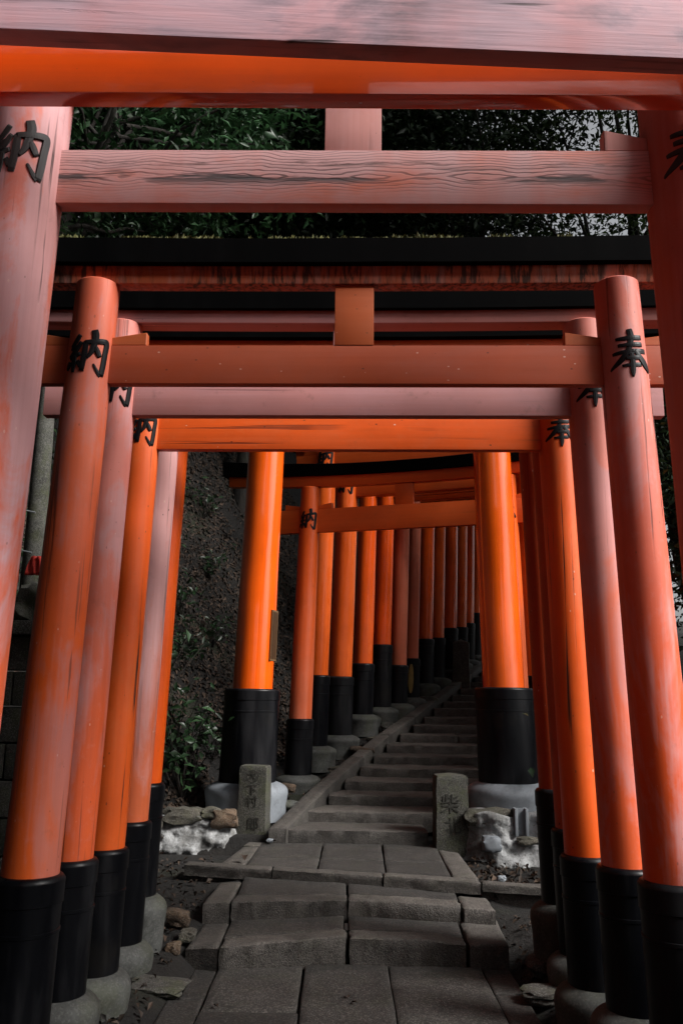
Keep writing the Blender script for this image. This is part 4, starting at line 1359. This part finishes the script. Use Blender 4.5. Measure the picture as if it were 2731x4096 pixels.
PL = [(-2.05, 9.8, 0.45, 14, 0.075, 'low leafy tuft in the litter above the first shrub'), (-1.75, 10.1, 0.45, 14, 0.075, 'dark leafy tuft left of the thick glossy column'),
      (-2.2, 10.9, 0.5, 14, 0.08, 'leafy tuft high in the litter behind the pale pink column'), (-1.55, 10.7, 0.4, 12, 0.075, 'small tuft between the glossy column and the salmon one'),
      (-2.15, 9.0, 0.6, 16, 0.085, 'leafy tuft on the steep bank behind the orange column'), (-1.95, 12.0, 0.6, 14, 0.09, 'leafy tuft under the dark trunk at the top of the bank'),
      (2.15, 1.6, 1.35, 34, 0.13, 'dense shrub at the foot of the right-hand columns nearest the viewer'), (2.2, 2.5, 1.3, 34, 0.13, 'dense shrub outside the right column of the grained gate'),  # dense row added to shade the right sleeves, stones and ground
      (2.25, 3.3, 1.35, 34, 0.13, 'dense shrub outside the right column of the mossy gate'), (2.25, 4.1, 1.25, 34, 0.13, 'dense shrub outside the right column of the dusty pink gate'),  # both shrubs belong to the added shade row
      (2.3, 4.9, 1.2, 34, 0.13, 'dense shrub outside the right column of the scratched orange gate'), (2.3, 0.6, 1.4, 34, 0.13, 'dense shrub right of the viewer'),  # both shrubs belong to the added shade row
      (-1.50, 8.75, 0.95, 20, 0.12, 'broad-leaved shrub at the slope foot beside the thick black sleeve'), (-1.95, 8.55, 1.3, 22, 0.12, 'tall leafy shrub at the slope foot behind the last orange column'), (-1.62, 9.0, 0.75, 16, 0.10, 'leafy shrub low on the slope beside the last orange column'), (-1.95, 9.3, 0.8, 16, 0.10, 'leafy shrub higher on the slope behind the orange column'),
      (-1.32, 9.5, 0.5, 12, 0.09, 'small shrub just left of the thick black sleeve'), (-1.9, 10.4, 0.6, 12, 0.09, 'small fern-like shrub amid the leaf litter'),
      (-2.3, 7.9, 0.9, 16, 0.11, 'shrub behind the left column row'), (-2.75, 6.95, 0.9, 18, 0.12, 'shrub leaning over the block wall at far left'),
      (-1.75, 11.4, 0.5, 10, 0.09, 'shrub high on the slope under the dark tree'), (2.75, 6.6, 1.2, 22, 0.11, 'shrub right of the right-hand columns'), (2.7, 7.6, 1.9, 26, 0.12, 'taller shrub behind the right-hand columns')]
for i, (x, y, h, n, lf, lab) in enumerate(PL):
    plant(lab, x, y, h, n, lf, 60 + i, 2.1 if 'block wall' in lab else None)


# leaf litter and twigs on the slope, thin scatter by the steps
def litter():
    rg = np.random.default_rng(5)
    pts, nor, sz = [], [], []

    def add(x, y, size, lift=0.012):
        z = ground_z(x, y)
        e = 0.05
        gx = (ground_z(x + e, y) - ground_z(x - e, y)) / (2 * e)
        gy = (ground_z(x, y + e) - ground_z(x, y - e)) / (2 * e)
        pts.append((x, y, z + lift * rg.uniform(0.4, 2.0)))
        nor.append((-gx + rg.normal() * 0.7, -gy + rg.normal() * 0.7, 1 + rg.normal() * 0.3))
        sz.append(size)
    k = 0
    while k < 26000:
        y = rg.uniform(7.6, 15)
        x = left_x(y) - rg.uniform(0.9, 4.2)
        if noise.noise(Vector((x * 1.3, y * 1.3, 8))) < -0.34 + rg.uniform(-0.15, 0.15):
            continue
        add(x, y, rg.uniform(0.035, 0.085))
        k += 1
    for k in range(500):
        y = rg.uniform(8.3, 14.5)
        add(left_x(y) - rg.uniform(0.02, 0.9), y, rg.uniform(0.03, 0.08), 0.02)
    for k in range(160):
        y = rg.uniform(6.6, 7.75)
        add(rg.uniform(1.06, 1.6), y, rg.uniform(0.04, 0.09), 0.02)
    for k in range(420):
        y = rg.uniform(4.4, 7.8)
        add(rg.uniform(-1.6, -0.95), y, rg.uniform(0.025, 0.06), 0.015)
    for k in range(160):
        add(rg.uniform(1.08, 1.5), rg.uniform(4.6, 6.4), rg.uniform(0.025, 0.06), 0.015)
    me = leaf_cloud('leaf_litter', np.array(pts), np.array(nor), np.array(sz), M['litter'], fold=0.6, ratio=0.5, seed=9)
    o = link('leaf_litter', me)
    tag(o, 'brown dead leaves lying on the slope and soil', 'leaf litter', kind='stuff')


litter()
# single fallen leaves one can point at on the stone
for (x, y, z, s, rz, lab) in ((0.07, 5.16, 0.008, 0.05, 0.4, 'single fallen leaf on the middle slab of the lower landing'), (-0.72, 7.18, 0.362, 0.10, 0.1, 'curled brown leaf on the left strip of the upper landing'),
                              (-0.62, 4.98, 0.008, 0.05, 1.0, 'small fallen leaf near the left edge of the lower landing'), (-0.545, 7.93, 0.37, 0.05, 2.0, 'pale leaf lying before the first stair'),
                              (0.10, 5.06, 0.008, 0.045, 2.4, 'second leaf just in front of the one on the middle slab')):
    rg = np.random.default_rng(int(s * 1000 + x * 10 + 50))
    me = leaf_cloud('fallen_leaf', np.zeros((1, 3)), np.array([[0.15, -0.1, 1.0]]), np.array([s]), M['litter'], fold=0.6, ratio=0.5, seed=int(s * 999))
    o = link('fallen_leaf', me, None, None, (x, y, z + 0.006))
    o.rotation_euler = (0, 0, rz)
    tag(o, lab, 'leaf', 'single leaves on the paving')
